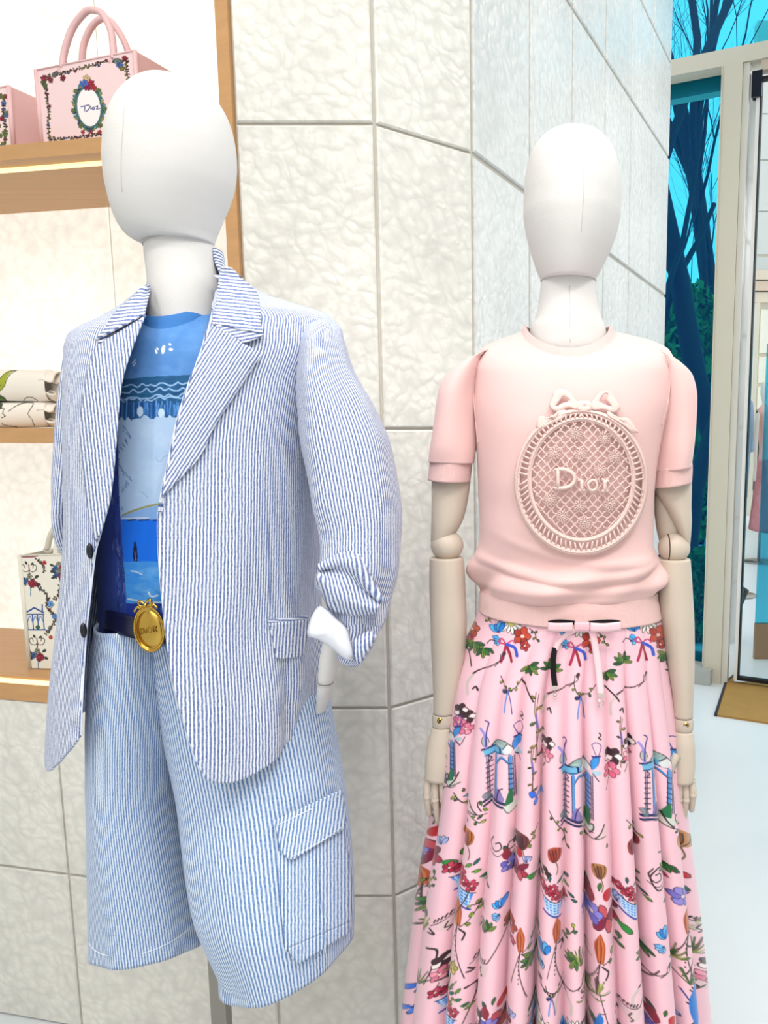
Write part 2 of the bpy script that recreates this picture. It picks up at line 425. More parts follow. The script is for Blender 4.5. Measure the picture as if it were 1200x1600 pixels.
def onyx(name, base=(240, 238, 229), estr=0.3, scale=44, ec=(255, 252, 238), bump=0.32):
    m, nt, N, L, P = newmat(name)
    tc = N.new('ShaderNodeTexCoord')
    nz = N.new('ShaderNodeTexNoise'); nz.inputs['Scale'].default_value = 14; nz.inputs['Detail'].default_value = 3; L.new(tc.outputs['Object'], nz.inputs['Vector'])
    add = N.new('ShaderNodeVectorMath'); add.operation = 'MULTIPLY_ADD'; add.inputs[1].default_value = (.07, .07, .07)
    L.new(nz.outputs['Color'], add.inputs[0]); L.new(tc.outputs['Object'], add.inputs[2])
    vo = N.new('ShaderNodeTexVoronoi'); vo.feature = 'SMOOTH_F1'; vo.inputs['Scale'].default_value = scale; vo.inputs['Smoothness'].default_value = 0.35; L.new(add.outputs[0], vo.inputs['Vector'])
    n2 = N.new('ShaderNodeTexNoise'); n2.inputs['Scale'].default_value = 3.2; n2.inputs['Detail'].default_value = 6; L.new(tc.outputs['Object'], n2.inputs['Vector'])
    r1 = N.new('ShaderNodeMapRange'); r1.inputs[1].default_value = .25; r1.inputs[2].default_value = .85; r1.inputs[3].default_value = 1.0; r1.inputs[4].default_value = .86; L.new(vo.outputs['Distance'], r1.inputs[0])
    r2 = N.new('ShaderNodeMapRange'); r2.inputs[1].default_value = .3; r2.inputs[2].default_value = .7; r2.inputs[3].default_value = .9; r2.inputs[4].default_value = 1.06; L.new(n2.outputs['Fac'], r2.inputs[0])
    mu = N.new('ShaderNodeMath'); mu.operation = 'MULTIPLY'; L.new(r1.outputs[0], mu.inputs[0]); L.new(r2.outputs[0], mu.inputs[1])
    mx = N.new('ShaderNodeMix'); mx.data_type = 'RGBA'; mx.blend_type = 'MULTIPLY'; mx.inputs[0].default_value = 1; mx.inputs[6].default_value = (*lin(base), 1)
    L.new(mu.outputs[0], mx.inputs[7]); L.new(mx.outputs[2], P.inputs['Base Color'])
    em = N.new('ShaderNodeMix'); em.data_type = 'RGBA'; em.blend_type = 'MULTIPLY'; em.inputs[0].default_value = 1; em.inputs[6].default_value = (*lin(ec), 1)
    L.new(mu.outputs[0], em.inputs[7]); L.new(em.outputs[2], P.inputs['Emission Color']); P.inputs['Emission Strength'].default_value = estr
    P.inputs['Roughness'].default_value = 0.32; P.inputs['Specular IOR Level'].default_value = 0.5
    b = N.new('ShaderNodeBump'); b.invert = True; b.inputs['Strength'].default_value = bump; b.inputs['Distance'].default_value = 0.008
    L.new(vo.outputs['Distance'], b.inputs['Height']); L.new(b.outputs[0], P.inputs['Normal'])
    return m
def tinted_glass(name, tint, film, fac=0.12):
    m, nt, N, L, P = newmat(name); N.remove(P); out = N['Material Output']
    t = N.new('ShaderNodeBsdfTransparent'); t.inputs[0].default_value = (*tint, 1)
    d = N.new('ShaderNodeBsdfTranslucent'); d.inputs[0].default_value = (*film, 1)
    g = N.new('ShaderNodeBsdfGlossy'); g.inputs['Color'].default_value = (.8, .95, 1, 1); g.inputs['Roughness'].default_value = 0.02
    m1 = N.new('ShaderNodeMixShader'); m1.inputs[0].default_value = fac; L.new(t.outputs[0], m1.inputs[1]); L.new(d.outputs[0], m1.inputs[2])
    fr = N.new('ShaderNodeFresnel'); fr.inputs[0].default_value = 1.2
    m2 = N.new('ShaderNodeMixShader'); L.new(fr.outputs[0], m2.inputs[0]); L.new(m1.outputs[0], m2.inputs[1]); L.new(g.outputs[0], m2.inputs[2])
    L.new(m2.outputs[0], out.inputs[0]); return m
def woodmat(name, c, rough=0.45, s=(3, 40, 40)):
    return mat(name, c, rough, nscale=1.0, namt=0.16, bump=0.08, bscale=1.0, aniso=s)

M = {}
M['onyx'] = onyx('white_onyx', estr=0.0)
M['onyx_cool'] = onyx('onyx_cool', (235, 236, 232), 0.0, 48, (244, 248, 250))
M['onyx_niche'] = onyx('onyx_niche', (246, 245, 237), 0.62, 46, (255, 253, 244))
M['joint'] = mat('joint_grey', (204, 199, 188), 0.8)
M['floor'] = mat('polished_white_floor', (226, 232, 234), 0.25, nscale=1.5, namt=0.05)
M['oak'] = woodmat('oak', (205, 158, 108), s=(4, 60, 60))
M['led'] = mat('led_strip', (255, 225, 150), 0.5, emis=(255, 226, 160), estr=1.5)
M['linen'] = mat('mannequin_linen', (222, 220, 217), 0.75, bump=0.12, bscale=420)
M['seam'] = mat('seam_thread', (206, 203, 199), 0.8)
M['birch'] = mat('pale_birch', (206, 192, 176), 0.45, nscale=1, namt=0.07, aniso=(60, 60, 5), bump=0.03, bscale=1)
M['birch_in'] = M['birch']
M['steel'] = mat('brushed_steel', (150, 145, 138), 0.35, 1.0)
M['chrome'] = mat('chrome', (225, 225, 225), 0.08, 1.0)
M['seer'] = seersucker('seersucker_jacket')
M['seer_short'] = seersucker('seersucker_shorts', 5.6, (98, 134, 190), (226, 237, 250))
M['navyleather'] = mat('navy_leather', (12, 14, 48), 0.28, spec=0.6)
M['gold'] = mat('aged_gold', (196, 160, 78), 0.22, 1.0)
M['blackbtn'] = mat('dark_horn_button', (22, 24, 34), 0.3)
M['whitecloth'] = mat('white_lining', (238, 240, 248), 0.85, bump=0.2, bscale=60)
M['thread'] = mat('white_thread', (245, 246, 250), 0.8)
M['knit'] = mat('pink_knit', (238, 198, 194), 0.85, bump=0.10, bscale=900, sheen=0.25, spec=0.2)
M['rib'] = mat('pink_rib_knit', (238, 198, 194), 0.85, bump=0.5, bscale=1.0, aniso=(900, 900, 40), sheen=0.2, spec=0.2)
M['lace'] = mat('crochet_lace', (246, 214, 206), 0.85, bump=0.4, bscale=700, spec=0.2)
M['skirt'] = printmat('printed_satin_skirt', 0.42, 0.15)
M['tee'] = printmat('printed_cotton_tee', 0.8, 0.1)
M['teecol'] = mat('blue_rib_collar', (58, 118, 186), 0.85, bump=0.15, bscale=300)
M['satin'] = mat('pink_satin', (248, 205, 212), 0.35, sheen=0.2)
M['velvet'] = mat('black_velvet', (14, 12, 16), 0.95)
M['silver'] = mat('silver_charm', (225, 205, 200), 0.2, 1.0)
M['bagprint'] = printmat('printed_canvas', 0.7)
M['bagpink'] = mat('pink_leather', (238, 196, 196), 0.5, bump=0.06, bscale=300)
M['bagcream'] = mat('cream_leather', (236, 232, 216), 0.6)
M['wool'] = printmat('cream_wool', 0.95, 0.4)
M['frame'] = mat('cream_metal_frame', (214, 207, 188), 0.4)
M['greybase'] = mat('grey_stone_base', (176, 178, 172), 0.5)
M['glass_blue'] = tinted_glass('blue_tinted_glass', (0.26, 0.80, 0.90), (0.0, 0.06, 0.30), 0.12)
M['glass_clear'] = tinted_glass('clear_glass', (0.93, 0.95, 0.94), (0.8, 0.8, 0.8), 0.02)
M['gasket'] = mat('black_gasket', (14, 14, 18), 0.5)
M['mat'] = mat('tan_entrance_mat', (172, 134, 72), 0.95, nscale=14, namt=0.16, bump=0.4, bscale=200)
M['matedge'] = mat('dark_mat_edge', (40, 42, 52), 0.7)
M['bark'] = mat('tree_bark', (58, 50, 45), 0.9)
M['leafmat'] = mat('leaf_green', (84, 150, 64), 0.7, nscale=2, namt=0.3)
M['plaster'] = mat('cream_plaster', (226, 214, 194), 0.7)

# ================================================================== SETTING
def v2(p): return np.array([p[0], p[1]], float)
def norm2(d): d = np.array(d, float); return d / np.linalg.norm(d)
def structure(o): o['kind'] = 'structure'; return o
mb = MB(); mb.box((0, 6, -0.05), 8, 12, 0.05)
structure(mb.build('floor', M['floor'], None, False))
M['paint'] = mat('white_paint', (240, 238, 234), 0.8)
mb = MB(); mb.box((0.5, 0.35, 3.5), 4.0, 3.65, 0.05); structure(mb.build('ceiling', M['paint'], None, False))
mb = MB(); mb.box((0.5, -3.05, 1.7), 4.0, 0.05, 1.75); structure(mb.build('wall_rear', M['paint'], None, False))
mb = MB(); mb.box((-3.45, 0.0, 1.7), 0.05, 3.0, 1.75); structure(mb.build('wall_far_left', M['paint'], None, False))
mb = MB(); mb.box((4.45, 0.0, 1.7), 0.05, 3.0, 1.75); structure(mb.build('wall_far_right', M['paint'], None, False))

P1 = v2(W(597, HOR, 1.60)); PA = v2(W(392, HOR, 1.60))
dB = norm2(ray(2150, HOR)[:2]); dC = norm2(ray(1317, HOR)[:2])
P2 = v2(plane_hit(739, HOR, P1, dB)); P3 = v2(plane_hit(1033, HOR, P2, dC))
dL = np.array([-math.cos(math.radians(12)), math.sin(math.radians(12))]); nL = np.array([dL[1], -dL[0]])   # nL points to the back
TOPZ = 3.3
zs = [W(597, y, 1.60).z for y in (1398, 1105, 670, 195)]
course = zs[3] - zs[2]
seams_z = [0.0] + zs + [zs[3] + course, zs[3] + course*1.65, TOPZ]

def panel(p, q, z0, z1, m, parent, gap=0.0028, th=0.007):
    """bevelled slab on the wall line from p to q (2D); front is on the camera side"""
    d = norm2(q - p); n = np.array([d[1], -d[0]])
    if n @ p > 0: n = -n
    L = np.linalg.norm(q - p); b = 0.003
    def V(s, z, o): r = p + d*s + n*o; return (r[0], r[1], z)
    a0, a1, c0, c1 = gap, L-gap, z0+gap, z1-gap
    v = [V(a0,c0,-.0), V(a1,c0,-.0), V(a1,c1,-.0), V(a0,c1,-.0), V(a0,c0,th-b), V(a1,c0,th-b), V(a1,c1,th-b), V(a0,c1,th-b),
         V(a0+b,c0+b,th), V(a1-b,c0+b,th), V(a1-b,c1-b,th), V(a0+b,c1-b,th)]
    f = [(8,9,10,11)] + [(4+i, 4+(i+1)%4, 8+(i+1)%4, 8+i) for i in range(4)] + [(i, (i+1)%4, 4+(i+1)%4, 4+i) for i in range(4)]
    o = mk('onyx_panel', v, f, m, parent, False)
    bm = bmesh.new(); bm.from_mesh(o.data); bmesh.ops.recalc_face_normals(bm, faces=bm.faces); bm.to_mesh(o.data); bm.free()
    return o
def wall(name, p, q, cuts, zz, m, th=0.12, gap=0.0028):
    d = norm2(q - p); n = np.array([d[1], -d[0]])
    if n @ p > 0: n = -n
    c = (p + q)/2 - n*th/2; L = np.linalg.norm(q - p)
    mb = MB(); mb.box((c[0], c[1], (zz[0]+zz[-1])/2), L/2, th/2, (zz[-1]-zz[0])/2, (*d, 0), (*n, 0))
    wl = structure(mb.build(name, M['joint'], None, False))
    for i in range(len(cuts)-1):
        for k in range(len(zz)-1):
            panel(p + d*cuts[i], p + d*cuts[i+1], zz[k], zz[k+1], m, wl, gap)
    return wl
LA = np.linalg.norm(P1 - PA); LB = np.linalg.norm(P2 - P1); LC = np.linalg.norm(P3 - P2)
wall('wall_back', PA, P1, [0, LA], seams_z, M['onyx'])
wall('wall_corner', P1, P2, [0, LB], seams_z, M['onyx'])
wall('wall_right', P2, P3, list(np.linspace(0, LC, 7)), seams_z, M['onyx_cool'], gap=0.006)
# return face at the end of the right wall
nC = np.array([dC[1], -dC[0]]); e0 = P3; e1 = P3 - nC*0.0 + np.array([-dC[1], dC[0]])*(-0.0)

# left part: low wall, shelf niche
hitL = lambda px, py: plane_hit(px, py, PA, dL)
z3t, z3b = hitL(60, 1056).z, hitL(60, 1094).z
PLe = PA + dL*1.9
t97 = float(np.dot(v2(hitL(104, 1300)) - PA, dL))
lowz = [0.0, hitL(60, 1358).z, z3b]
wall('wall_left', PA, PLe, [0, t97, 0.95, 1.9], lowz, M['onyx'])
ND = 0.37
PB0 = PA + nL*ND; PBe = PLe + nL*ND
hitB = lambda px, py: plane_hit(px, py, PB0, dL)
tb = float(np.dot(v2(hitB(176, 400)) - PB0, dL))
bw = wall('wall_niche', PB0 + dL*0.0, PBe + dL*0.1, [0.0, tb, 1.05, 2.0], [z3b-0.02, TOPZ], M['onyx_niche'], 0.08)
# timber post closing the niche
post = MB(); c = PA + dL*0.0125 + nL*(ND/2 - 0.008)
post.box((c[0], c[1], (z3b + TOPZ)/2), 0.0125, ND/2 + 0.004, (TOPZ - z3b)/2, (*dL, 0), (*nL, 0))
structure(post.build('trim_1', M['oak'], None, False))
def shelf(label, ztop, zbot, led):
    t = thing('wooden_shelf', label, 'shelf', (*(PA + dL*0.5), ztop), 'oak shelves of the lit niche')
    mb = MB(); L = 0.92
    c = PA + dL*(0.03 + L) + nL*(ND/2 - 0.008)
    bev = 0.0
    mb.box((c[0], c[1], (ztop + zbot)/2), L, ND/2 - 0.012, (ztop - zbot)/2 - 0.0005, (*dL, 0), (*nL, 0))
    o = mb.build('board', M['oak'], t, False)
    bm = o.modifiers.new('bevel', 'BEVEL'); bm.width = 0.0015; bm.segments = 2
    lip = MB(); c2 = PA + dL*(0.03 + L) + nL*(-0.002)
    lip.box((c2[0], c2[1], (ztop + zbot)/2 - 0.002), L, 0.006, (ztop - zbot)/2 + 0.001, (*dL, 0), (*nL, 0))
    lip.build('edge_strip', M['oak'], t, False)
    if led:
        q = MB(); c3 = PA + dL*(0.03 + L) + nL*0.05
        q.box((c3[0], c3[1], zbot - 0.002), L, 0.006, 0.003, (*dL, 0), (*nL, 0)); q.build('led_strip', M['led'], t, False)
    return t
s1t, s1b = hitL(60, 224).z, hitL(60, 246).z
s2t, s2b = hitL(40, 668).z, hitL(40, 690).z
shelf('oak shelf carrying the pink handbags', s1t, s1b, True)
shelf('oak shelf carrying the folded cream blankets', s2t, s2b, False)
sh3 = shelf('oak shelf carrying the cream printed tote, above the low stone wall', z3t, z3b + 0.002, False)
q = MB(); c3 = PA + dL*0.95 - nL*0.009; q.box((c3[0], c3[1], (z3t*0.78 + z3b*0.22)), 0.92, 0.0022, 0.005, (*dL, 0), (*nL, 0)); q.build('led_strip', M['led'], sh3, False)

# ---------------------------------------------------------------- glazed front on the right
G0 = v2(Wz(1102, 1066)); gd = np.array([0.9, -0.44]); gd /= np.linalg.norm(gd); gn = np.array([gd[1], -gd[0]])
if gn @ G0 > 0: gn = -gn              # towards the camera
hitG = lambda px, py: plane_hit(px, py, G0, gd)
def gs(px, py=HOR): return float(np.dot(v2(hitG(px, py)) - G0, gd))
def gbox(mb, s0, s1, z0, z1, o0, o1):
    c = G0 + gd*(s0+s1)/2 + gn*(o0+o1)/2
    mb.box((c[0], c[1], (z0+z1)/2), (s1-s0)/2, (o1-o0)/2, (z1-z0)/2, (*gd, 0), (*gn, 0))
sM0, sM1 = gs(1111), gs(1140)
zT1 = hitG(1125, 78).z; zT0 = hitG(1140, 101).z
wl_s = gs(1000)
w1 = MB(); gbox(w1, sM0, sM1, 0.0, zT0, -0.12, 0.0)
win1 = structure(w1.build('window_1', M['frame'], None, False))
q = MB(); gbox(q, wl_s, sM0+0.003, 0.085, zT0-0.0005, -0.11, -0.10); q.build('pane', M['glass_blue'], win1, False)
q = MB(); gbox(q, wl_s, sM0-0.001, 0.085, 0.14, -0.17, -0.115); q.build('bottom_rail', M['greybase'], win1, False)
q = MB(); gbox(q, wl_s, sM1*0.55+sM0*0.45, 0.0, 0.085, -0.12, 0.06); q.build('base_block', M['greybase'], win1, False)
q = MB(); gbox(q, sM0-0.006, sM0+0.0, 0.1, zT0, -0.1, 0.004); q.build('glazing_bead', M['frame'], win1, False)
q = MB(); gbox(q, wl_s, 1.6, zT0, zT1, -0.12, 0.0)
win2 = structure(q.build('window_2', M['frame'], None, False))
q = MB(); gbox(q, wl_s, 1.6, zT1-0.004, 4.6, -0.11, -0.10); q.build('pane', M['glass_blue'], win2, False)
q = MB(); gbox(q, wl_s, sM0, zT0-0.07, zT0-0.0005, -0.19, -0.115); q.build('soffit', M['frame'], win2, False)
# entrance door beside it
dj = gs(1150); d2 = gs(1160); d3 = gs(1166); d4 = gs(1169)
q = MB(); gbox(q, sM1+0.001, dj, 0.0, zT0-0.001, -0.09, -0.01)
door = structure(q.build('door_1', mat('marble_jamb', (222, 218, 206), 0.2, nscale=4, namt=0.06), None, False))
q = MB(); gbox(q, dj+0.001, d2, 0.0, zT0-0.05, -0.07, -0.03); q.build('chrome_jamb', M['chrome'], door, False)
q = MB(); gbox(q, d2+0.001, d3, 0.03, zT0-0.05, -0.06, -0.02); q.build('stile', mat('satin_white_stile', (235, 233, 226), 0.25), door, False)
q = MB(); gbox(q, d3+0.001, d4-0.003, 0.03, zT0-0.09, -0.06, -0.018); q.build('gasket', M['gasket'], door, False)
q = MB(); gbox(q, d4, 1.3, 0.05, zT0-0.09, -0.05, -0.04); q.build('pane', M['glass_clear'], door, False)
q = MB(); gbox(q, d3+0.001, 1.3, 0.03, 0.048, -0.06, -0.018); q.build('gasket', M['gasket'], door, False)
q = MB(); gbox(q, d3+0.001, 1.3, zT0-0.089, zT0-0.075, -0.06, -0.018); q.build('gasket', M['gasket'], door, False)
q = MB(); gbox(q, d2-0.02, d3+0.01, zT0-0.17, zT0-0.05, -0.02, 0.0); q.build('hinge', mat('dark_hinge', (30, 36, 48), 0.3, 0.6), door, False)
q = MB(); gbox(q, d3, 1.3, zT0-0.05, zT0-0.001, -0.07, -0.01); q.build('head_rail', mat('rose_head_rail', (206, 190, 172), 0.3), door, False)
# tan mat in front of the door
def floor_quad(name, pts, z0, z1, m, parent=None, **kw):
    v = [(*Wz(px, py, z1)[:2], z) for z in (z0, z1) for px, py in pts]
    f = [(0,3,2,1),(4,5,6,7)] + [(i,(i+1)%4,4+(i+1)%4,4+i) for i in range(4)]
    o = mk(name, v, f, m, parent, False, **kw)
    bm = bmesh.new(); bm.from_mesh(o.data); bmesh.ops.recalc_face_normals(bm, faces=bm.faces); bm.to_mesh(o.data); bm.free(); return o
a_, b_ = Wz(1136, 1064), Wz(1118, 1116)
em = thing('entrance_mat', 'tan woven entrance mat with a dark edge in front of the glass door', 'mat', (b_.x, b_.y, 0))
floor_quad('mat_pile', [(1136, 1064), (1330, 1074), (1330, 1148), (1120, 1116)], 0.0, 0.011, M['mat'], em)
floor_quad('edge_trim', [(1133, 1063), (1136.5, 1064), (1120.5, 1116), (1116, 1115)], 0.0, 0.013, M['matedge'], em)
# room beyond the door
YF = 13.0
q = MB(); q.box((3.6+1.9, YF+0.1, 3.72), 2.0, 0.1, 3.72); rf = structure(q.build('wall_far', M['plaster'], None, False))
X_ = lambda px, Y: W(px, HOR, Y).x
Zf = lambda py: W(1180, py, YF).z
for y0, y1 in ((100, 178), (180, 250), (252, 330), (332, 398)):
    q = MB(); q.box((X_(1190, YF)+0.3, YF-0.01, (Zf(y0)+Zf(y1))/2), 0.6, 0.02, (Zf(y0)-Zf(y1))/2); q.build('stone_panel', mat('far_stone', (214, 212, 204), 0.6), rf, False)
for y0, y1, d, c in ((404, 424, .10, (205, 205, 200)), (426, 440, .2, (228, 208, 184)), (442, 456, .16, (226, 196, 172)), (458, 474, .1, (232, 214, 190))):
    q = MB(); q.box((X_(1190, YF)+0.3, YF-d/2, (Zf(y0)+Zf(y1))/2), 0.75, d/2, (Zf(y0)-Zf(y1))/2); q.build('cornice', mat('far_cornice', c, 0.6), rf, False)
q = MB(); q.box((X_(1171, YF), YF-0.1, (Zf(476)+Zf(780))/2), 0.035, 0.1, (Zf(476)-Zf(780))/2); q.build('pilaster', M['plaster'], rf, False)
for y0, y1 in ((484, 552), (558, 598), (604, 640)):
    q = MB(); q.box((X_(1190, YF)+0.05, YF-0.02, (Zf(y0)+Zf(y1))/2), 0.15, 0.02, (Zf(y0)-Zf(y1))/2); q.build('pale_panel', mat('far_pale_panel', (250, 244, 226), 0.6), rf, False)
q = MB(); q.box((X_(1187, YF)+.1, YF-0.03, (Zf(642)+Zf(765))/2), 0.22, 0.03, (Zf(642)-Zf(765))/2); q.build('doorway_dark_box', mat('painted_doorway_dark', (30, 28, 30), .5), rf, False)  # solid box, its black colour stands in for the darkness of a doorway
q = MB(); q.box((X_(1185, YF)+0.2, YF-0.12, (Zf(768)+0)/2), 0.6, 0.12, Zf(768)/2); q.build('skirting', M['plaster'], rf, False)
# tinted leaf standing open behind the door
q = MB(); pL = v2(W(1193, HOR, 4.75)); q.box((pL[0]+0.3, pL[1], 1.05), 0.3, 0.006, 0.83)
gl = thing('tinted_glass_leaf', 'blue-green tinted glass leaf standing on the floor behind the entrance door', 'glass panel', (pL[0]+0.3, pL[1], 0))
q.build('pane', M['glass_blue'], gl, False)
q = MB(); q.box((pL[0]+0.3, pL[1], 0.11), 0.3, 0.02, 0.11); q.build('foot_rail', mat('tan_foot_rail', (150, 110, 70), 0.5), gl, False)

# ---------------------------------------------------------------- trees outside
def tree(name, label, px, Y, h, r, seed, lean=0.0, fork=0.35, maxlev=5):
    rnd = random.Random(seed); base = W(px, HOR, Y); base.z = 0
    t = thing(name, label, 'tree', base, 'bare trees outside the glazing')
    trunk, br = MB(), MB()
    def grow(p, d, L, r, lev, out):
        n = 5; pts = [p]; q = Vector(p); dd = Vector(d)
        for i in range(n):
            dd = (dd + Vector((rnd.gauss(0,.09), rnd.gauss(0,.06), rnd.gauss(0.02,.05)))).normalized(); q = q + dd*L/n; pts.append(q.copy())
        rr = [r*(1-0.45*i/n) for i in range(n+1)]
        out.sweep(pts, rr, 8 if lev < 2 else 5, cap=False)
        if lev >= maxlev or r < 0.0022: return
        k = 4 if lev in (0, 2, 3) else 3
        for i in range(k):
            at = rnd.uniform(0.45, 1.0) if i else 1.0; j = min(n, int(at*n)); p0 = pts[j]
            ax = Vector((rnd.uniform(-1,1), rnd.uniform(-1,1), 0)).normalized()
            a = rnd.uniform(.25,.75) if i else rnd.uniform(.05,.3)
            nd = (dd*math.cos(a) + ax*math.sin(a) + Vector((0,0,.12))).normalized()
            pe = p0 + nd*L*.7; ex, ey = to_px(pe)
            if ex > 1160 and ey > 80: continue
            grow(p0, nd, L*rnd.uniform(.6,.85), rr[j]*(0.82 if i == 0 else rnd.uniform(.4,.65)), lev+1, br)
    grow(base, Vector((lean,0,1)).normalized(), h*fork, r, 0, trunk)
    trunk.build('trunk', M['bark'], t); br.build('branches', M['bark'], t); return t
tree('bare_tree', 'dark tree whose trunk forks low, behind the tall blue pane', 1080, 7.2, 7.2, 0.105, 3, 0.02, 0.30, 6)
tree('bare_tree', 'slim dark tree rising beside the end of the stone wall', 1050, 8.2, 7.5, 0.13, 11, -0.01, 0.4, 6)
tree('bare_tree', 'dark leaning tree whose twigs fill the glass above the door', 1142, 8.6, 13, 0.14, 5, 0.0, 0.38, 6)
tree('bare_tree', 'tall dark tree farthest from the glass, seen over the door frame', 1146, 11.5, 16, 0.16, 33, 0.0, 0.36, 6)
tree('bare_tree', 'thin dark tree standing farther back between the two stouter trunks', 1100, 10.5, 9.5, 0.11, 21, 0.0, 0.3, 6)
def bush(label, px, Y, zc, rx, rz, seed, n=2600, s=0.10):
    rnd = np.random.RandomState(seed); c = W(px, HOR, Y); t = thing('leafy_shrub', label, 'shrub', (c.x, Y, 0), 'shrubs outside the glazing')
    st = MB()
    for k in range(5): st.sweep([(c.x+0.1*k-.2, Y, 0), (c.x+.2*(k-2), Y+.05*k, zc), (c.x+rx*.3*(k-2), Y, zc+rz*.6)], [.03,.02,.008], 5)
    st.build('stems', M['bark'], t)
    d = rnd.normal(size=(n,3)); d /= np.linalg.norm(d, axis=1)[:,None]; d *= rnd.uniform(.35,1,(n,1))**.5
    P = np.array([c.x, Y, zc]) + d*np.array([rx, rx*.6, rz])
    a = rnd.normal(size=(n,3)); a /= np.linalg.norm(a, axis=1)[:,None]; b = np.cross(a, rnd.normal(size=(n,3))); b /= np.linalg.norm(b, axis=1)[:,None]
    L = s*rnd.uniform(.6,1.3,(n,1))
    V = np.stack([P-a*L, P+b*L*.45, P+a*L, P-b*L*.45], 1).reshape(-1,3)
    o = mk('foliage', V, np.arange(n*4).reshape(-1,4), M['leafmat'], t, False); o['kind'] = 'stuff'
bush('tall green shrub outside the tall blue pane, behind the forked tree', 1076, 9.6, 1.5, 0.48, 1.6, 1, 4200)
bush('low green shrub at the foot of the glass, near the stone wall end', 1046, 11.2, 1.2, 0.8, 1.3, 2, 3600)
bush('small dense green shrub close to the glass, by the grey base block', 1092, 5.15, 0.30, 0.20, 0.32, 6, 2200, 0.04)

# ================================================================== MAN'S MANNEQUIN
YM = 1.20
man = thing('mannequin', 'white linen-covered mannequin with egg-shaped head wearing the blue striped suit', 'mannequin', (W(340, HOR, YM).x, YM, 0))
oM = ORG[man.name]
head_r = [(122.5,261,269,1.20,.006),(124,247,284,1.20,.02),(130,224,306,1.20,.042),(140,207,325,1.20,.058),(155,190,342,1.20,.072),(175,176,355,1.20,.083),
          (205,164.5,365,1.20,.092),(235,160,369.5,1.20,.096),(255,159,370,1.20,.096),(285,161.5,367,1.20,.094),(312,167,359,1.20,.089),(335,173.5,350,1.20,.082),(352,181,343.5,1.20,.075),
          (366,191,338,1.20,.068),(375,202,335.5,1.20,.062),(380,213,334.5,1.20,.057)]
h = loft_obj('head', Body(head_r), M['linen'], man, nz=70, nt=64)
HB = Body(head_r)
sm = MB(); pts = crom([(196,150),(193,190),(190,235),(189.5,280),(191,300)], 8)
sm.sweep([HB.front(p[0], p[1], 0.0) for p in pts], 0.0007, 6); sm.build('seam', M['seam'], h)
neck = [(374,223,333.5,1.205,.052,.006),(392,224,336,1.205,.052,.005),(420,227,340,1.205,.053,.003),(450,230,346,1.205,.056,.002),(478,229,349,1.205,.057),(510,227,351,1.205,.057),(545,225,353,1.205,.05)]
n_ = loft_obj('neck', Body(neck), M['linen'], man, nz=30, nt=48)
NB = Body(neck); sm = MB()
ring = NB.pt(np.linspace(-PI, PI, 60)[:-1], W(278, 381, 1.205).z, 0.0006)
sm.sweep([tuple(p) for p in ring], 0.0009, 5, closed=True); sm.build('neck_seam', M['seam'], n_)
# inner torso and stand
tor = [(545,215,380,1.23,.05),(575,185,435,1.23,.075),(700,185,430,1.23,.08),(850,200,410,1.23,.07),(960,205,400,1.23,.06)]
loft_obj('torso', Body(tor), M['linen'], man, nz=30, nt=40)
pb = W(338, 1480, YM+.02); pole = MB(); pole.box((W(341,1500,YM+.02).x, YM+.02, 0.46), 0.0125, 0.0125, 0.46); pole.build('stand_pole', M['steel'], man, False)
bp = MB(); bp.sweep([(W(341,1500,YM+.02).x, YM+.02, 0.0), (W(341,1500,YM+.02).x, YM+.02, 0.012)], 0.17, 40); bp.build('base_plate', M['steel'], man, False)
# forearm and hand reaching for the pocket
fa = tube_obj('forearm', [(540,940,1.12,16,10,.022),(528,985,1.115,19,8,.024),(517,1025,1.115,17.5,8,.022),(508.5,1065,1.12,12.5,6,.017)], M['linen'], man, 24)
tube_obj('hand', [(508,1068,1.12,12,6,.016),(506,1080,1.13,11.5,6,.018),(504,1095,1.15,10,6,.018),(501,1110,1.17,8,4,.016)], M['linen'], man, 20)
wj = MB(); ringp = tube_rings([(508,1067,1.12,12.8,6,.0175),(507.7,1069,1.12,12.7,6,.0175)], 24, 1)[0]
wj.sweep([tuple(p) for p in ringp[:24]], 0.0009, 5, closed=True); wj.build('wrist_seam', M['seam'], man)

# ------------------------------------------------------------------ printed T-shirt
tee = thing('tshirt', 'blue painted-print T-shirt under the striped jacket', 't-shirt', (W(300,HOR,1.2).x, 1.22, 1.05))
cv = Canvas(140, 470, 480, 1000, 3, (84, 138, 200))
rn = np.random.RandomState(4)
for _ in range(500):
    x, y = rn.uniform(150,360), rn.uniform(485,600); cv.ell(x, y, rn.uniform(4,14), rn.uniform(3,9), [(84,138,202),(102,152,212),(70,124,192)][rn.randint(3)], .18)
for (x,y,rx,ry,r_) in ((246,545,2.2,1.3,1.2),(244,549.5,3.6,2,1.3),(255,546,7.2,2.7,1.75),(265.5,538,2.2,1.8,.6),(267,546,3.2,2.2,.2)): cv.ell(x,y,rx,ry,(248,250,252),1,r_)
cv.line([(207,568),(212,562)],1.2,(235,240,250)); cv.line([(208,572),(212,567)],1.2,(235,240,250))
cv.poly([(140,597),(190,593),(230,589),(290,586),(360,580),(360,660),(140,660)], (24,86,132))
for _ in range(160):
    x,y = rn.uniform(150,350), rn.uniform(592,640); cv.line([(x,y),(x+rn.uniform(10,30),y+rn.uniform(-3,3))], rn.uniform(1,3), [(18,70,116),(34,98,150),(14,58,104)][rn.randint(3)], .5)
for y0, amp in ((612,4),(604,2.5),(626,4),(622,3)):
    p = [(x, y0 - (x-190)*.05 + rn.uniform(-amp,amp)) for x in np.arange(180, 345, 7)]; cv.line(p, 2.0, (150,190,232), .95)
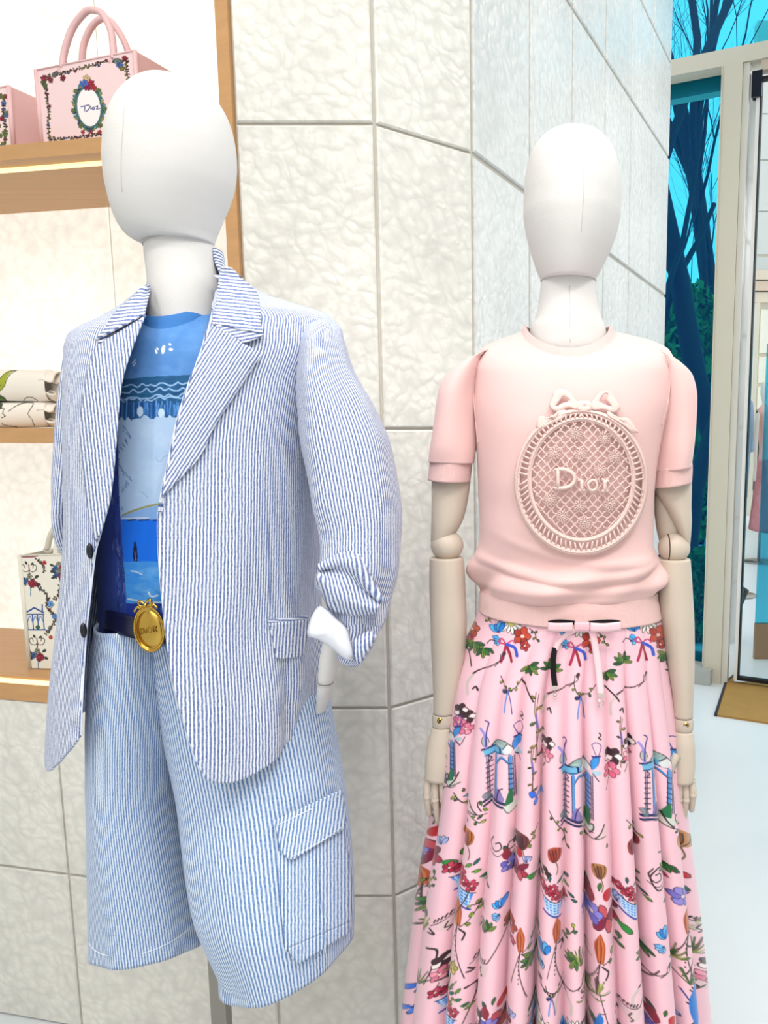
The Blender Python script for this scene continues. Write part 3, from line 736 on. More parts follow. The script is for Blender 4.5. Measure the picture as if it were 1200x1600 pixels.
for x in np.arange(176, 345, 2.2):
    cv.line([(x+rn.uniform(-1,1),630+rn.uniform(-4,4)),(x+rn.uniform(-1,1),652+rn.uniform(-6,4))], rn.uniform(1.2,2.6), [(70,135,210),(30,88,165),(100,160,225),(18,66,130)][rn.randint(4)], .9)
for x,y in ((219,643),(252,646),(285,640)): cv.ell(x,y,5,8,(196,222,246)); 
jag = [(140,655)]+[(x, 655 - (x-180)*.06 + rn.uniform(-4,4)) for x in np.arange(160,350,5)]+[(360,640),(360,815),(140,815)]
cv.poly(jag, (178,206,238))
for _ in range(90): x,y = rn.uniform(180,330), rn.uniform(668,795); cv.ell(x,y,rn.uniform(4,16),rn.uniform(4,14),[(186,212,242),(172,200,234),(192,216,244)][rn.randint(3)],.3)
for k in range(60):
    y = 665+k*2.2; x = 190 + 9*math.sin(k*.21) + rn.uniform(-4,4); cv.line([(x,y),(x+rn.uniform(1,4),y+3)],1.3,(70,112,170),.8)
cv.line([(243,715),(250,722),(256,714),(264,712)],.8,(110,140,180),.7); cv.line([(218,768),(226,772),(231,778)],.8,(110,140,180),.7)
cv.line([(190,806),(206,799),(228,792),(250,787),(275,780)],3.2,(150,150,92),.95); cv.poly([(190,806),(228,794),(250,789),(300,780),(300,815),(180,815)],(118,166,226),.8)
cv.poly([(140,812),(360,812),(360,885),(140,885)], (4,112,236))
for x0,x1 in ((200,212),(218,232),(240,262)): cv.line([(x0,813),(x1,812)],2.4,(26,34,84))
cv.line([(190,810),(232,809)],2,(200,216,240))
cv.blob([(210,845),(213,850),(214.5,862),(215,872),(213,882),(209,876),(207.5,866),(209,852)], (18,20,56)); cv.line([(211,862),(212,876)],.8,(140,150,200))
cv.poly([(140,880),(230,877),(360,884),(360,942),(140,942)], (62,148,230))
for _ in range(80): x,y = rn.uniform(195,320), rn.uniform(884,936); cv.ell(x,y,rn.uniform(4,14),rn.uniform(2,8),[(88,164,234),(42,132,224),(110,178,238)][rn.randint(3)],.35)
cv.line([(205,892),(214,894),(222,898)],2,(190,212,232)); cv.line([(232,925),(235,931),(240,932),(246,930)],1.8,(220,240,250)); cv.line([(250,885),(262,887)],1.8,(200,225,245))
cv.line([(200,936),(230,940),(262,942)],2.2,(196,216,226)); cv.poly([(140,943),(360,943),(360,1000),(140,1000)],(16,50,158))
cv.ell(243,950,2.5,5,(70,130,210)); cv.ell(252,952,2,5,(60,110,200))
cv.poly([(140,660),(184,660),(186,770),(191,850),(197,930),(199,1000),(140,1000)], (36,66,156))
for _ in range(120):
    y = rn.uniform(690,945); x = 176+ (y-700)*.07 + rn.uniform(-10,5); cv.line([(x,y),(x+rn.uniform(-1,2),y+rn.uniform(4,16))], rn.uniform(.8,1.8), [(60,90,170),(30,50,140),(8,16,70),(110,130,190)][rn.randint(4)], .7)
TB = Body([(472,217,345,1.205,.066,.004),(487,204,366,1.21,.076,.004),(525,165,430,1.215,.098),(570,150,470,1.22,.112),(650,148,468,1.22,.122),(760,148,450,1.22,.122),(870,152,440,1.22,.118),(960,154,440,1.22,.114),(1010,154,440,1.22,.11)], 0.95, zf=1)
th_ = np.concatenate([np.linspace(-PI, -PI/2, 20)[:-1], np.linspace(-PI/2, PI/2, 420), np.linspace(PI/2, PI, 20)[1:]])
V, Fc, uv = TB.loft(520, 0, th=th_)
dz_ = .030*np.clip(np.cos(np.tile(th_, 520)), 0, 1)*np.clip(1-(TB.z[0]-V[:,2])/.09, 0, 1)**2; V[:,2] -= dz_
kx = V - np.array([0,0,CAMH]); fd = kx[:,1]*CP - kx[:,2]*SP; ux = PX + F*kx[:,0]/fd; uy = PY - F*(kx[:,1]*SP + kx[:,2]*CP)/fd
cc = cv.sample(ux, uy); back = V[:,1] > 1.225; cc[back] = lin((70,124,192))
mk('shirt_body', V, Fc, M['tee'], tee, uv=uv, col=cc)
q = Body([(461,222,338,1.205,.060,.004),(468,220,341,1.205,.064,.004),(479,217,345,1.205,.069,.004),(485,214,348,1.206,.073,.004)], zf=1)
o = loft_obj('neck_band', q, M['teecol'], tee, nz=14, nt=64, solid=0.003)
n_b = len(o.data.vertices); co = np.zeros(n_b*3, np.float32); o.data.vertices.foreach_get('co', co); co = co.reshape(-1,3); co[:,2] -= .030*np.clip(np.cos(np.tile(np.linspace(-PI,PI,65), 14)), 0, 1); o.data.vertices.foreach_set('co', co.ravel())
st = MB()
for zz_, of in ((q.z[2]*.4+q.z[3]*.6, .0005), (q.z[3]-.0012, .0022)): st.sweep([p - np.array([0,0,.030*max(0,math.cos(a_))]) for a_, p in zip(np.linspace(-PI, PI, 70)[:-1], q.pt(np.linspace(-PI, PI, 70)[:-1], zz_, of))], 0.0006, 4, closed=True)
st.build('stitching', mat('pale_blue_thread', (150,190,232), .8), tee)

# ------------------------------------------------------------------ shorts
shorts = thing('cargo_shorts', 'pale blue and white striped seersucker cargo shorts on the linen mannequin', 'shorts', (W(340,HOR,1.2).x, 1.2, 0.6))
fold = lambda a,k,ph: (lambda T,t: a*np.sin(k*T+ph+2.0*t)*np.clip(1-t,0,1)*np.clip((1-t)*1.5,0,1))
LB_ = Body([(990,150,300,1.20,.108),(1020,147,300,1.20,.11),(1070,142,300,1.20,.112),(1130,137.5,296,1.20,.112),(1200,137,292,1.20,.110),(1280,138,292,1.20,.106),(1370,140.5,302,1.20,.10),(1450,143,312,1.20,.092),(1512,144.5,318,1.20,.086)], zf=1)
RB_ = Body([(990,222,482,1.212,.108),(1020,228,490,1.212,.108),(1070,238,500,1.21,.108),(1130,250,512,1.208,.107),(1200,262,524,1.204,.107),(1290,280,537,1.19,.110),(1370,290,545,1.172,.112),(1440,300,549,1.158,.11),(1490,312,550,1.147,.104),(1530,330,549,1.145,.10),(1568,348,546,1.145,.096)], zf=1)
def leg(B, nm, amp, tilt, kd):
    zt, zb = B.z[0], B.z[-1]; nz, nt = 90, 128
    th = np.linspace(-PI, PI, nt+1); s = np.linspace(0, 1, nz)
    T, S = np.meshgrid(th, s, indexing='xy')
    Zb = zb + tilt*np.sin(T) - kd*(1-np.clip(np.cos(T),0,1))
    Z = zt + (Zb - zt)*S
    V = B.pt(T, np.clip(Z, zb, None)); V[...,2] = Z
    dd = amp*(S**1.3)*(np.sin(4*T+.7) + .6*np.sin(7*T+2.1*S))
    V[...,0] += dd*np.sin(T); V[...,1] -= dd*np.cos(T)
    ar = 118
    uv = np.stack([T*ar/100, (zt-Z)*10], -1).reshape(-1,2)
    return mk(nm, V.reshape(-1,3), gridfaces(nz, nt+1)[:, ::-1], M['seer_short'], shorts, uv=uv, solid=0.003, off=1)
lg = leg(LB_, 'leg', 0.0022, 0.006, .03); rg = leg(RB_, 'leg', 0.0026, 0.032, .0)
# hem stitching and cargo pocket
hs = MB(); zc = float(LB_.z[-1]) + .022; hs.sweep([tuple(p) for p in LB_.pt(np.linspace(-PI*.6,PI*.6,60), zc, 0.003)], 0.0006, 4); hs.build('hem_stitch', M['thread'], lg)
strip_obj('cargo_pocket', RB_, crom([(437,1325),(440,1370),(445,1430),(450,1482)],6), crom([(536,1290),(548,1350),(550,1400),(549,1440)],6), M['seer_short'], shorts, 40, 30, 0.012, 0, 0.008)
fl = strip_obj('pocket_flap', RB_, [(427,1283),(433,1302),(439,1330),(449,1341),(457,1344)], [(534,1234),(539,1255),(541,1276),(540,1290),(536,1296)], M['seer_short'], shorts, 30, 26, 0.020, 8, 0.004)
strip_obj('pocket_bottom', RB_, [(450,1482),(454,1493),(466,1508)], [(549,1440),(549,1448),(547,1456)], M['seer_short'], shorts, 10, 26, 0.012, 0, 0.008)
strip_obj('pocket_pleat', RB_, [(490,1338),(500,1420),(508,1490)], [(493.5,1337),(503.5,1420),(511,1489)], M['seer_short'], shorts, 30, 3, 0.0135, 0, 0.001)
strip_obj('pocket_gusset', RB_, [(434,1330),(437,1400),(446,1488)], [(438,1330),(443,1400),(452,1486)], M['seer_short'], shorts, 30, 3, 0.010, 0, 0.001)
fs = MB(); fs.sweep([RB_.front(p[0],p[1],.0215) for p in [(431,1290),(480,1267),(530,1244)]], 0.0006, 4); fs.sweep([RB_.front(p[0],p[1],.0215) for p in [(455,1339),(500,1316),(535,1292)]], 0.0006, 4); fs.build('flap_stitch', M['thread'], fl)

# ------------------------------------------------------------------ belt
BB = Body([(938,150,444,1.22,.134),(960,150,444,1.22,.134),(1000,150,444,1.22,.134),(1020,150,444,1.22,.134)], 0.95)
belt = thing('belt', 'glossy navy leather belt with an oval gold buckle at the waist of the shorts', 'belt', (W(300,HOR,1.2).x, 1.22, W(300,980,1.2).z))
strip_obj('strap', BB, crom([(151,952),(175,956),(210,964),(262,975)],8), crom([(152,981),(175,988),(210,998),(262,1008)],8), M['navyleather'], belt, 50, 8, 0.004, 0, 0.004)
th = np.linspace(PI*.25, PI*1.62, 60); z0, z1 = W(300,1000,1.22).z, W(300,968,1.22).z
Vb = np.array([BB.pt(th, z0, .003), BB.pt(th, z1, .003)]).transpose(1,0,2).reshape(-1,3)
mk('strap_back', Vb, gridfaces(60,2), M['navyleather'], belt, solid=0.004)
lp = MB(); lp.sweep([BB.front(p[0],p[1],.0075) for p in crom([(154.5,955),(153,968),(156,983)],6)], 0.0022, 6); lp.build('keeper_edge', M['gold'], belt)
bk = []
bc = BB.front(233, 983, 0.012); sc_ = bc.y / F
def bpt(u, v, o=0.0):   # buckle plane, u,v in px, tilted
    r = math.radians(-9); x = u*math.cos(r) - v*math.sin(r); y = u*math.sin(r) + v*math.cos(r)
    p = W(233+x, 983+y, bc.y - o - 0.0001*x); return p
plate = MB(); N_ = 48
rings_ = [(1.0,.0),(1.0,.006),(.93,.0085),(.86,.0065),(.80,.004),(.78,.0045),(.5,.006),(.2,.0068)]
v = []; 
for k,o in rings_:
    for i in range(N_):
        a = 2*PI*i/N_; v.append(bpt(25*k*math.cos(a), 37*k*math.sin(a), o))
f = [(r*N_+i, r*N_+(i+1)%N_, (r+1)*N_+(i+1)%N_, (r+1)*N_+i) for r in range(len(rings_)-1) for i in range(N_)] + [tuple((len(rings_)-1)*N_+i for i in range(N_))]
plate.add(v, f); buckle = plate.build('buckle', M['gold'], belt)
bd = MB()
for i in range(56):
    a = 2*PI*i/56; bd.sphere(bpt(23.2*math.cos(a), 34.6*math.sin(a), .0085), .0011, n=6, m=4)
o = bd.build('beaded_rim', M['gold'], buckle); o['kind'] = 'stuff'
bw_ = MB()
for sgn in (-1, 1):
    bw_.sweep([bpt(*p, .006) for p in crom([(0,-38),(sgn*5,-44),(sgn*9.5,-45),(sgn*9,-39),(sgn*4,-36),(0,-38)],6)], .0019, 6)
    bw_.sweep([bpt(*p, .006) for p in crom([(0,-38),(sgn*9,-35),(sgn*13,-37),(sgn*19,-30)],6)], [.0019]*18+[.0012], 6)
bw_.sphere(bpt(0,-38,.007), .0032, n=10, m=6); bw_.build('buckle_bow', M['gold'], buckle)
def letter_strokes():   # D I O R in a 0..1 box each: list of (dx, strokes)
    return [(0, [[(0,0),(0,1)],[(0,0),(.45,.08),(.62,.5),(.45,.92),(0,1)]]), (.95, [[(0,0),(0,1)]]), (1.25, [[(.3,0),(.02,.3),(.02,.7),(.3,1),(.58,.7),(.58,.3),(.3,0)]]), (2.15, [[(0,0),(0,1)],[(0,0),(.4,.05),(.42,.42),(0,.5)],[(.15,.5),(.5,1)]])]
lt = MB()
for dx, sts in letter_strokes():
    for s_ in sts: lt.sweep([bpt(-15+(dx+p[0])*10, -3+p[1]*9, .0072) for p in (crom(s_,4) if len(s_)>2 else s_)], .0006, 5)
lt.build('engraved_lettering', mat('dull_gold', (150,118,52), .4, 1.0), buckle)

# ------------------------------------------------------------------ jacket
jacket = thing('blazer', 'oversized blue and white striped seersucker blazer worn open on the linen mannequin', 'jacket', (W(300,HOR,1.2).x, 1.2, 0.85))
JB = Body([(452,219,372,1.215,.066,.012),(457,212,383,1.215,.07,.013),(476,187,414,1.215,.08,.013),(495,153,470,1.215,.095,.013),(508,126,512,1.21,.108,.012),(522,110,526,1.205,.118,.010),(545,106,526,1.20,.128,.006),
           (600,105,510,1.20,.142,.0),(700,103,498,1.20,.152),(800,103,497,1.20,.156),(900,98,496,1.20,.158),(950,93,495,1.20,.16),(1000,87,499,1.20,.162),(1050,81,505,1.20,.165),(1100,77,508,1.20,.168),(1160,73,508,1.20,.17),(1240,70,508,1.20,.172)], 0.92)
eR = [(452,362),(470,348),(490,333),(523,321),(572,305),(601,294),(655,278),(730,262),(772,253),(818,248),(880,250),(930,254),(1000,262),(1060,272),(1130,290),(1190,309),(1225,322)]
eL = [(452,231),(470,229),(490,226),(540,208),(600,190),(700,180.5),(770,174),(830,158),(870,147),(984,134),(1100,129.5),(1150,128),(1190,116),(1215,104)]
def edge_tab(E):
    zt = []; tt = []
    for py, px in E:
        p = JB.front(px, py); zt.append(p.z); tt.append(math.copysign(math.asin(min(1, abs(JB.q)**(1/JB.e))), JB.q))
    return np.array(zt), np.array(tt)
zR, tR = edge_tab(eR); zL, tL = edge_tab(eL)
thR = lambda z: hermite(zR, tR, z); thL = lambda z: hermite(zL, tL, z)
hemR = [(309,1190),(316,1206),(327,1217),(343,1222.5),(362,1222),(385,1215),(412,1199),(440,1179),(467,1155),(488,1128),(500,1100)]
hemL = [(128,1150),(122,1172),(113,1195),(103,1209),(97,1211),(90,1203),(82,1186),(75,1166)]
hs_, hz_ = [], []
def s_of(th, z): return (th - thR(z)) / (2*PI + thL(z) - thR(z))
for px, py in hemR:
    p = JB.front(px, py); t = math.copysign(math.asin(min(1,abs(JB.q)**(1/JB.e))), JB.q); hs_.append(float(s_of(t, p.z))); hz_.append(p.z)
hs_[0] = 0.0
zbk = W(300,1120,1.2).z
for s_ in (.42,.5,.58): hs_.append(s_); hz_.append(zbk)
for px, py in hemL[::-1]:
    ze = JB.front(128, 1150).z; te = float(thL(ze)); tt_ = -math.radians(66); t = tt_ + (te-tt_)*(px-75)/(128-75)
    X_0, a_0, Y_0, b_0, _z = [float(k) for k in JB.par(ze)]; p = W(px, py, Y_0 - b_0*math.cos(t)); hs_.append(float(s_of(2*PI+t, ze))); hz_.append(p.z)
hs_[-1] = 1.0
od = np.argsort(hs_); hs_ = np.array(hs_)[od]; hz_ = np.array(hz_)[od]
C_, R_ = 420, 260
S = np.unique(np.concatenate([np.linspace(0,.4,230), np.linspace(.4,.6,40), np.linspace(.6,1,150)]))
C_ = len(S)
zb = np.interp(S, hs_, hz_); ztop = JB.z[0]
Vv = np.linspace(0,1,R_)[:,None]
Z = ztop + (zb[None,:]-ztop)*Vv
T = thR(Z) + (2*PI + thL(Z) - thR(Z))*S[None,:]
V = JB.pt(T, Z)
# soft drape: vertical undulation and pull folds
Pn = (ztop - Z)/(ztop - zb.min())
dd = 0.004*np.sin(3.0*T+1.0)*np.clip((Pn-.25)*2,0,1) + 0.0025*np.sin(9*T+6*Pn)*np.clip((Pn-.2)*2,0,1)
dd += 0.010*np.exp(-((T-1.28)/.16)**2)*np.clip((Pn-.62)*4,0,1)*np.sin((Pn-.62)*14)   # fold by the pocket
dd += -0.012*np.exp(-((T-1.05)/.10)**2)*np.clip((Pn-.70)*6,0,1)
V[...,0] += dd*np.sin(T); V[...,1] -= dd*np.cos(T)
uv = np.stack([T*206/100, (ztop-Z)*10.4], -1).reshape(-1,2)
body = mk('jacket_body', V.reshape(-1,3), gridfaces(R_,C_)[:, ::-1], M['seer'], jacket, uv=uv, solid=0.0035, off=1)
edg = MB()
edg.sweep([V[i,0] + np.array([0,-.0008,0]) for i in range(60, R_, 2)], .0014, 5, cap=False); edg.sweep([V[i,-1] + np.array([0,-.0008,0]) for i in range(110, R_, 2)], .0012, 5, cap=False)
edg.build('edge_piping', mat('pale_edge', (222,230,246), .8), body)
JF = JB
# dark inner facing behind the left panel edge
def facing(name, E, dirx, n=40, m_=None):
    E = resample(crom([(b,a) for a,b in E],6), n); Vv = []
    for px, py in E:
        p = JB.front(px, py, -.001)
        for k in range(6): t = k/5; Vv.append((p.x + dirx*.02*t, p.y + .004 + .05*t, p.z))
    mk(name, np.array(Vv), gridfaces(n,6), m_, jacket, solid=0.001)

# lapels and collar
def bulge(a): return lambda s, t: a*math.sin(PI*min(1, t))**.7
roll = crom([(341,509),(332,503)],2)
lapR_in = crom([(333,504),(321,532),(305,574),(295,604),(279,656),(264,727),(254,770),(250,800)],6)
lapR_out = crom([(380,536),(407,553),(399,569),(372,611),(338,662),(314,712),(278,752),(256,776),(250,800)],6)
strip_obj('lapel', JB, lapR_in, lapR_out, M['seer'], jacket, 70, 22, 0.0075, 33, 0.003, lambda s,t: .006*math.sin(PI*t)*(1-.6*s) + .004*(1-s)*t)
colR_in = crom([(345,416),(341,440),(338,470),(333,490),(331,504)],6)
colR_out = crom([(362,418),(381,436),(402,458),(406,482),(408,507),(412,522)],6)
strip_obj('collar', JB, colR_in, colR_out, M['seer'], jacket, 40, 22, 0.012, 96, 0.003, lambda s,t: .010*math.sin(PI*t)*(1-.4*s))
strip_obj('collar', JB, [(331,504),(342,512),(360,524),(380,536)], [(412,522),(410,525),(400,530),(381,537)], M['seer'], jacket, 14, 18, 0.012, 80, 0.003, lambda s,t: .003*math.sin(PI*t))
bc_ = Body([(408,236,346,1.222,.064,.016),(425,232,349,1.22,.068,.016),(445,222,358,1.218,.074,.015),(462,205,385,1.216,.085,.013)])
th = np.linspace(PI*.42, PI*1.60, 60); zz = np.linspace(bc_.z[0], bc_.z[-1], 14)
TT, ZZ = np.meshgrid(th, zz); Vc = bc_.pt(TT, ZZ, .004)
mk('collar_back', Vc.reshape(-1,3), gridfaces(14,60)[:, ::-1], M['seer'], jacket, uv=np.stack([(zz[0]-ZZ)*12, TT*.6],-1).reshape(-1,2), solid=0.003)
lapL_in = crom([(227,492),(209,539),(190,602),(181,698),(174,770),(160,830)],6)
lapL_out = crom([(161,533),(150,541),(137,575),(126,640),(124,700),(132,770),(147,845)],6)
strip_obj('lapel', JB, lapL_in, lapL_out, M['seer'], jacket, 60, 20, 0.006, -6, 0.003, lambda s,t: .007*math.sin(PI*t)*(1-.5*s))
colL_in = crom([(231,446),(232,462),(229,480),(227,492)],6)
colL_out = crom([(222,452),(205,470),(182,490),(167,514),(150,533)],6)
strip_obj('collar', JB, colL_in, colL_out, M['seer'], jacket, 36, 18, 0.007, 84, 0.003, lambda s,t: .010*math.sin(PI*t))
strip_obj('collar', JB, [(227,492),(215,505),(195,520),(172,534)], [(150,533),(153,535),(158,536),(170,536)], M['seer'], jacket, 12, 14, 0.0085, 74, 0.003)
# welt pocket, flap, dart, buttons, buttonholes
strip_obj('pocket_welt', JB, [(419,968),(450,966),(481,962)], [(420,973),(450,971),(481,967)], M['seer'], jacket, 20, 4, 0.004, 92, 0.003)
strip_obj('pocket_flap', JB, [(421,974),(427,1000),(433,1028),(440,1030)], [(481,968),(480,995),(476,1020),(470,1026)], M['seer'], jacket, 18, 18, 0.0055, 4, 0.003)
dt = MB(); dt.sweep([JB.front(p[0],p[1],.0012) for p in crom([(414,705),(417,770),(419,850),(422,960)],8)], .0008, 4); dt.build('front_dart', mat('dart_blue', (120,140,190), .8), jacket)
dt = MB(); dt.sweep([JB.front(p[0],p[1],.0018) for p in crom([(256,890),(262,960),(268,1020),(280,1090),(300,1160),(316,1196),(345,1212),(380,1206)],8)], .0005, 4); dt.build('edge_stitch', M['thread'], jacket)
for (x,y,x1,y1) in ((271,875,296,874.5),(284,1003,310,999)):
    bh = MB(); bh.sweep([JB.front(p[0],p[1],.0026) for p in crom([(x+3,y-1.5),(x1,y1-1.5),(x1+2,y1),(x1,y1+1.5),(x+3,y+1.5),(x,y+2.5),(x-1,y),(x,y-2.5),(x+3,y-1.5)],4)], .0008, 5)
    o = bh.build('buttonhole', M['thread'], jacket); e = MB(); e.sphere(JB.front(x+.8,y,.0026), .0016, n=8, m=6); e.build('eyelet', M['blackbtn'], o)
for (x,y) in ((140.5,861),(130.5,985)):
    b = MB(); p = JB.front(x,y,.006); b.sphere(p, .0045, .004, .0105, 14, 8); o = b.build('button', M['blackbtn'], jacket); o.rotation_euler = (0,0,0)
# sleeves
def sd(th, t):
    a = np.clip((t-.5)*3,0,1)
    return .0022*np.sin(5*th+8*t)*np.clip(t*3,0,1) + a*.0045*np.sin(26*t + 1.6*np.sin(th+.8))*np.clip(np.cos(th+.25)+.55,0,1.2)
sl = [(514,500,1.185,10,4,.02),(508,512,1.17,27,3,.045),(506,532,1.15,34,2,.06),(509,575,1.14,44,0,.068),(526,640,1.13,61,-2,.074),(541,703,1.125,70,-3,.078),(553,770,1.12,70,-2,.078),(560,825,1.115,66,0,.076),(560,875,1.11,62,4,.074),(557,915,1.105,58,9,.07),(556,945,1.105,52,14,.066),(556,968,1.105,42,16,.056)]
tube_obj('sleeve', sl, M['seer'], jacket, 96, 14, sd, 0.003, off=1)
bs = MB()
def arcfold(P, r): bs.sweep([W(*p) for p in P], r, 10)
cuff = tube_obj('rolled_cuff', [(560,950,1.09,36,18,.045),(561,968,1.085,36,22,.046),(557,990,1.083,34,28,.045),(550,1012,1.083,28,34,.04),(544,1026,1.083,22,38,.034)], M['seer'], jacket, 48, 8, lambda th,t: .0015*np.sin(4*th+9*t), .004, off=1)
# elbow fold flap: a draped pleat standing proud of the sleeve
fv = []; A_ = resample(crom([(497,884),(515,874),(540,862),(562,868),(580,905),(598,935)],8), 40); B_ = resample(crom([(497,905),(506,925),(516,950),(530,958),(556,962),(588,955)],8), 40)
uvf = []
for i in range(40):
    for j in range(16):
        t = j/15; p = A_[i]*(1-t)+B_[i]*t; y = 1.052 + .02*abs(i/39-.45) - .050*np.interp(t, [0,.10,.22,.34,.5,.72,.9,1], [0,.78,.76,.50,.66,.80,.62,.1])
        fv.append(tuple(W(p[0],p[1],y))); uvf.append(((p[0]*.95-.28*p[1])/100, p[1]/100))
mk('sleeve_fold', np.array(fv), gridfaces(40,16)[:, ::-1], M['seer'], jacket, uv=np.array(uvf), solid=.003)
# white turned-back lining
def puff(name, outline, Y, bul, m, parent, rings=8, solid=.002, slope=(0,0)):
    P = np.array(crom(outline, 5, True)); c = P.mean(0); n = len(P); V = []; 
    for k in range(rings+1):
        t = 1 - k/rings
        for p in P:
            q = c + (p-c)*t; y = Y - bul*math.sqrt(max(0,1-t*t)) + slope[0]*(q[0]-c[0]) + slope[1]*(q[1]-c[1]); V.append(tuple(W(q[0],q[1],y)))
    f = np.array([(k*n+i, k*n+(i+1)%n, (k+1)*n+(i+1)%n, (k+1)*n+i) for k in range(rings) for i in range(n)])
    a,b,cc = [np.array(V[j]) for j in f[0][:3]]
    if np.cross(b-a,cc-b)[1] > 0: f = f[:, ::-1]
    return mk(name, np.array(V), f, m, parent, solid=solid, uv=np.array([(v_[0]*10,v_[2]*10) for v_ in V]))
puff('cuff_lining', [(480,992),(485,967),(498,947),(512,952),(526,965),(542,981),(548,1000),(552,1025),(541,1031),(518,1013),(496,999)], 1.036, .016, M['whitecloth'], jacket)
puff('cuff_turnback', [(552,1026),(549,1005),(560,993),(576,985),(588,991),(584,1004),(572,1024),(560,1038)], 1.040, .010, M['seer'], jacket)
tube_obj('sleeve', [(122,524,1.235,9,0,.010),(120,538,1.24,18,-4,.02),(117,590,1.25,22,-3,.028),(112,680,1.25,26,-3,.034),(106,760,1.25,27,0,.036),(104,800,1.25,26,2,.036),(107,840,1.25,22,8,.03),(114,870,1.25,14,10,.02)], M['seer'], jacket, 64, 10, lambda th,t: .002*np.sin(3*th+10*t), .003, off=1)
sm = MB(); sm.sweep([W(*p) for p in [(513,494,1.128)]+[(x,y,1.068) for x,y in ()]+[(505,500,1.11),(488,520,1.085),(474,560,1.072),(467,617,1.065),(473,690,1.062),(484,770,1.062),(492,820,1.066)]], .0012, 5); pass
# jacket skirt pushed back over the wrist
jb = resample(crom([(478,1022),(497,1010),(501,1040),(500,1070)],6), 24); ja = resample(crom([(470,1030),(462,1060),(468,1078),(478,1085)],6), 24); V_=[]; U_=[]
for i in range(24):
    for j in range(14):
        t=j/13; p = ja[i]*(1-t)+jb[i]*t; V_.append(tuple(W(p[0],p[1],1.075-.018*math.sin(PI*t)+.03*t))); U_.append(((p[1]+.3*p[0])/100, p[0]/100))

# ================================================================== WOMAN'S MANNEQUIN
YW = 1.27
wom = thing('mannequin', 'cream linen-covered mannequin with jointed wooden arms wearing the pink knit and floral skirt', 'mannequin', (W(889, HOR, YW).x, YW, 0))
wh = Body([(205.5,889,897,YW,.008),(207,874,913,YW,.028),(212,857,932,YW,.05),(221,844,946,YW,.066),(235,833,957,YW,.08),(255,825,964.5,YW,.091),(282,820,969.5,YW,.099),(310,818,971,YW,.102),(335,817.5,970,YW,.102),(360,820.5,965.5,YW,.099),(385,826.5,957.5,YW,.093),(405,832.5,948.5,YW,.086),(420,837.5,941,YW,.08),(432,842.5,934,YW,.074),(439,846,929.5,YW,.07)])
hd = loft_obj('head', wh, M['linen'], wom, nz=76, nt=72)
sm = MB(); sm.sweep([wh.front(x, y, 0.0) for x, y in crom([(905,206),(910,225),(912.5,260),(912,300),(910,335),(908,362)],8)], .0005, 6); sm.build('seam', M['seam'], hd)

wn = Body([(438,845.5,930.5,YW,.05),(455,844,932,YW,.05),(478,841,935,YW,.052),(498,836,940,YW,.055),(512,829,946,YW,.0565),(535,826,950,YW,.057),(575,824,952,YW,.05)])
nk = loft_obj('neck', wn, M['linen'], wom, nz=40, nt=56)
sm = MB(); sm.sweep([tuple(p) for p in wn.pt(np.linspace(-PI, PI, 60)[:-1], wn.z[0]-.001, .0006)], .0009, 5, closed=True); sm.build('neck_seam', M['seam'], nk)
sm = MB(); sm.sweep([wn.front(x, y, .0) for x, y in ((890,446),(890,470),(890.5,500),(891,535))], .0005, 5); sm.build('seam', M['seam'], nk)
loft_obj('torso', Body([(590,800,975,YW+.01,.06),(630,775,1000,YW+.01,.085),(760,780,990,YW+.01,.07),(900,790,985,YW+.01,.07),(1050,770,1010,YW+.01,.08),(1200,800,980,YW+.01,.05)]), M['linen'], wom, nz=24, nt=32)
x0 = W(889, HOR, YW).x
mb = MB(); mb.sweep([(x0, YW+.01, 0), (x0, YW+.01, 0.9)], .014, 16); mb.build('stand_pole', M['steel'], wom)
mb = MB(); mb.sweep([(x0, YW+.01, 0), (x0, YW+.01, .012)], .17, 40); mb.build('base_plate', M['steel'], wom, False)
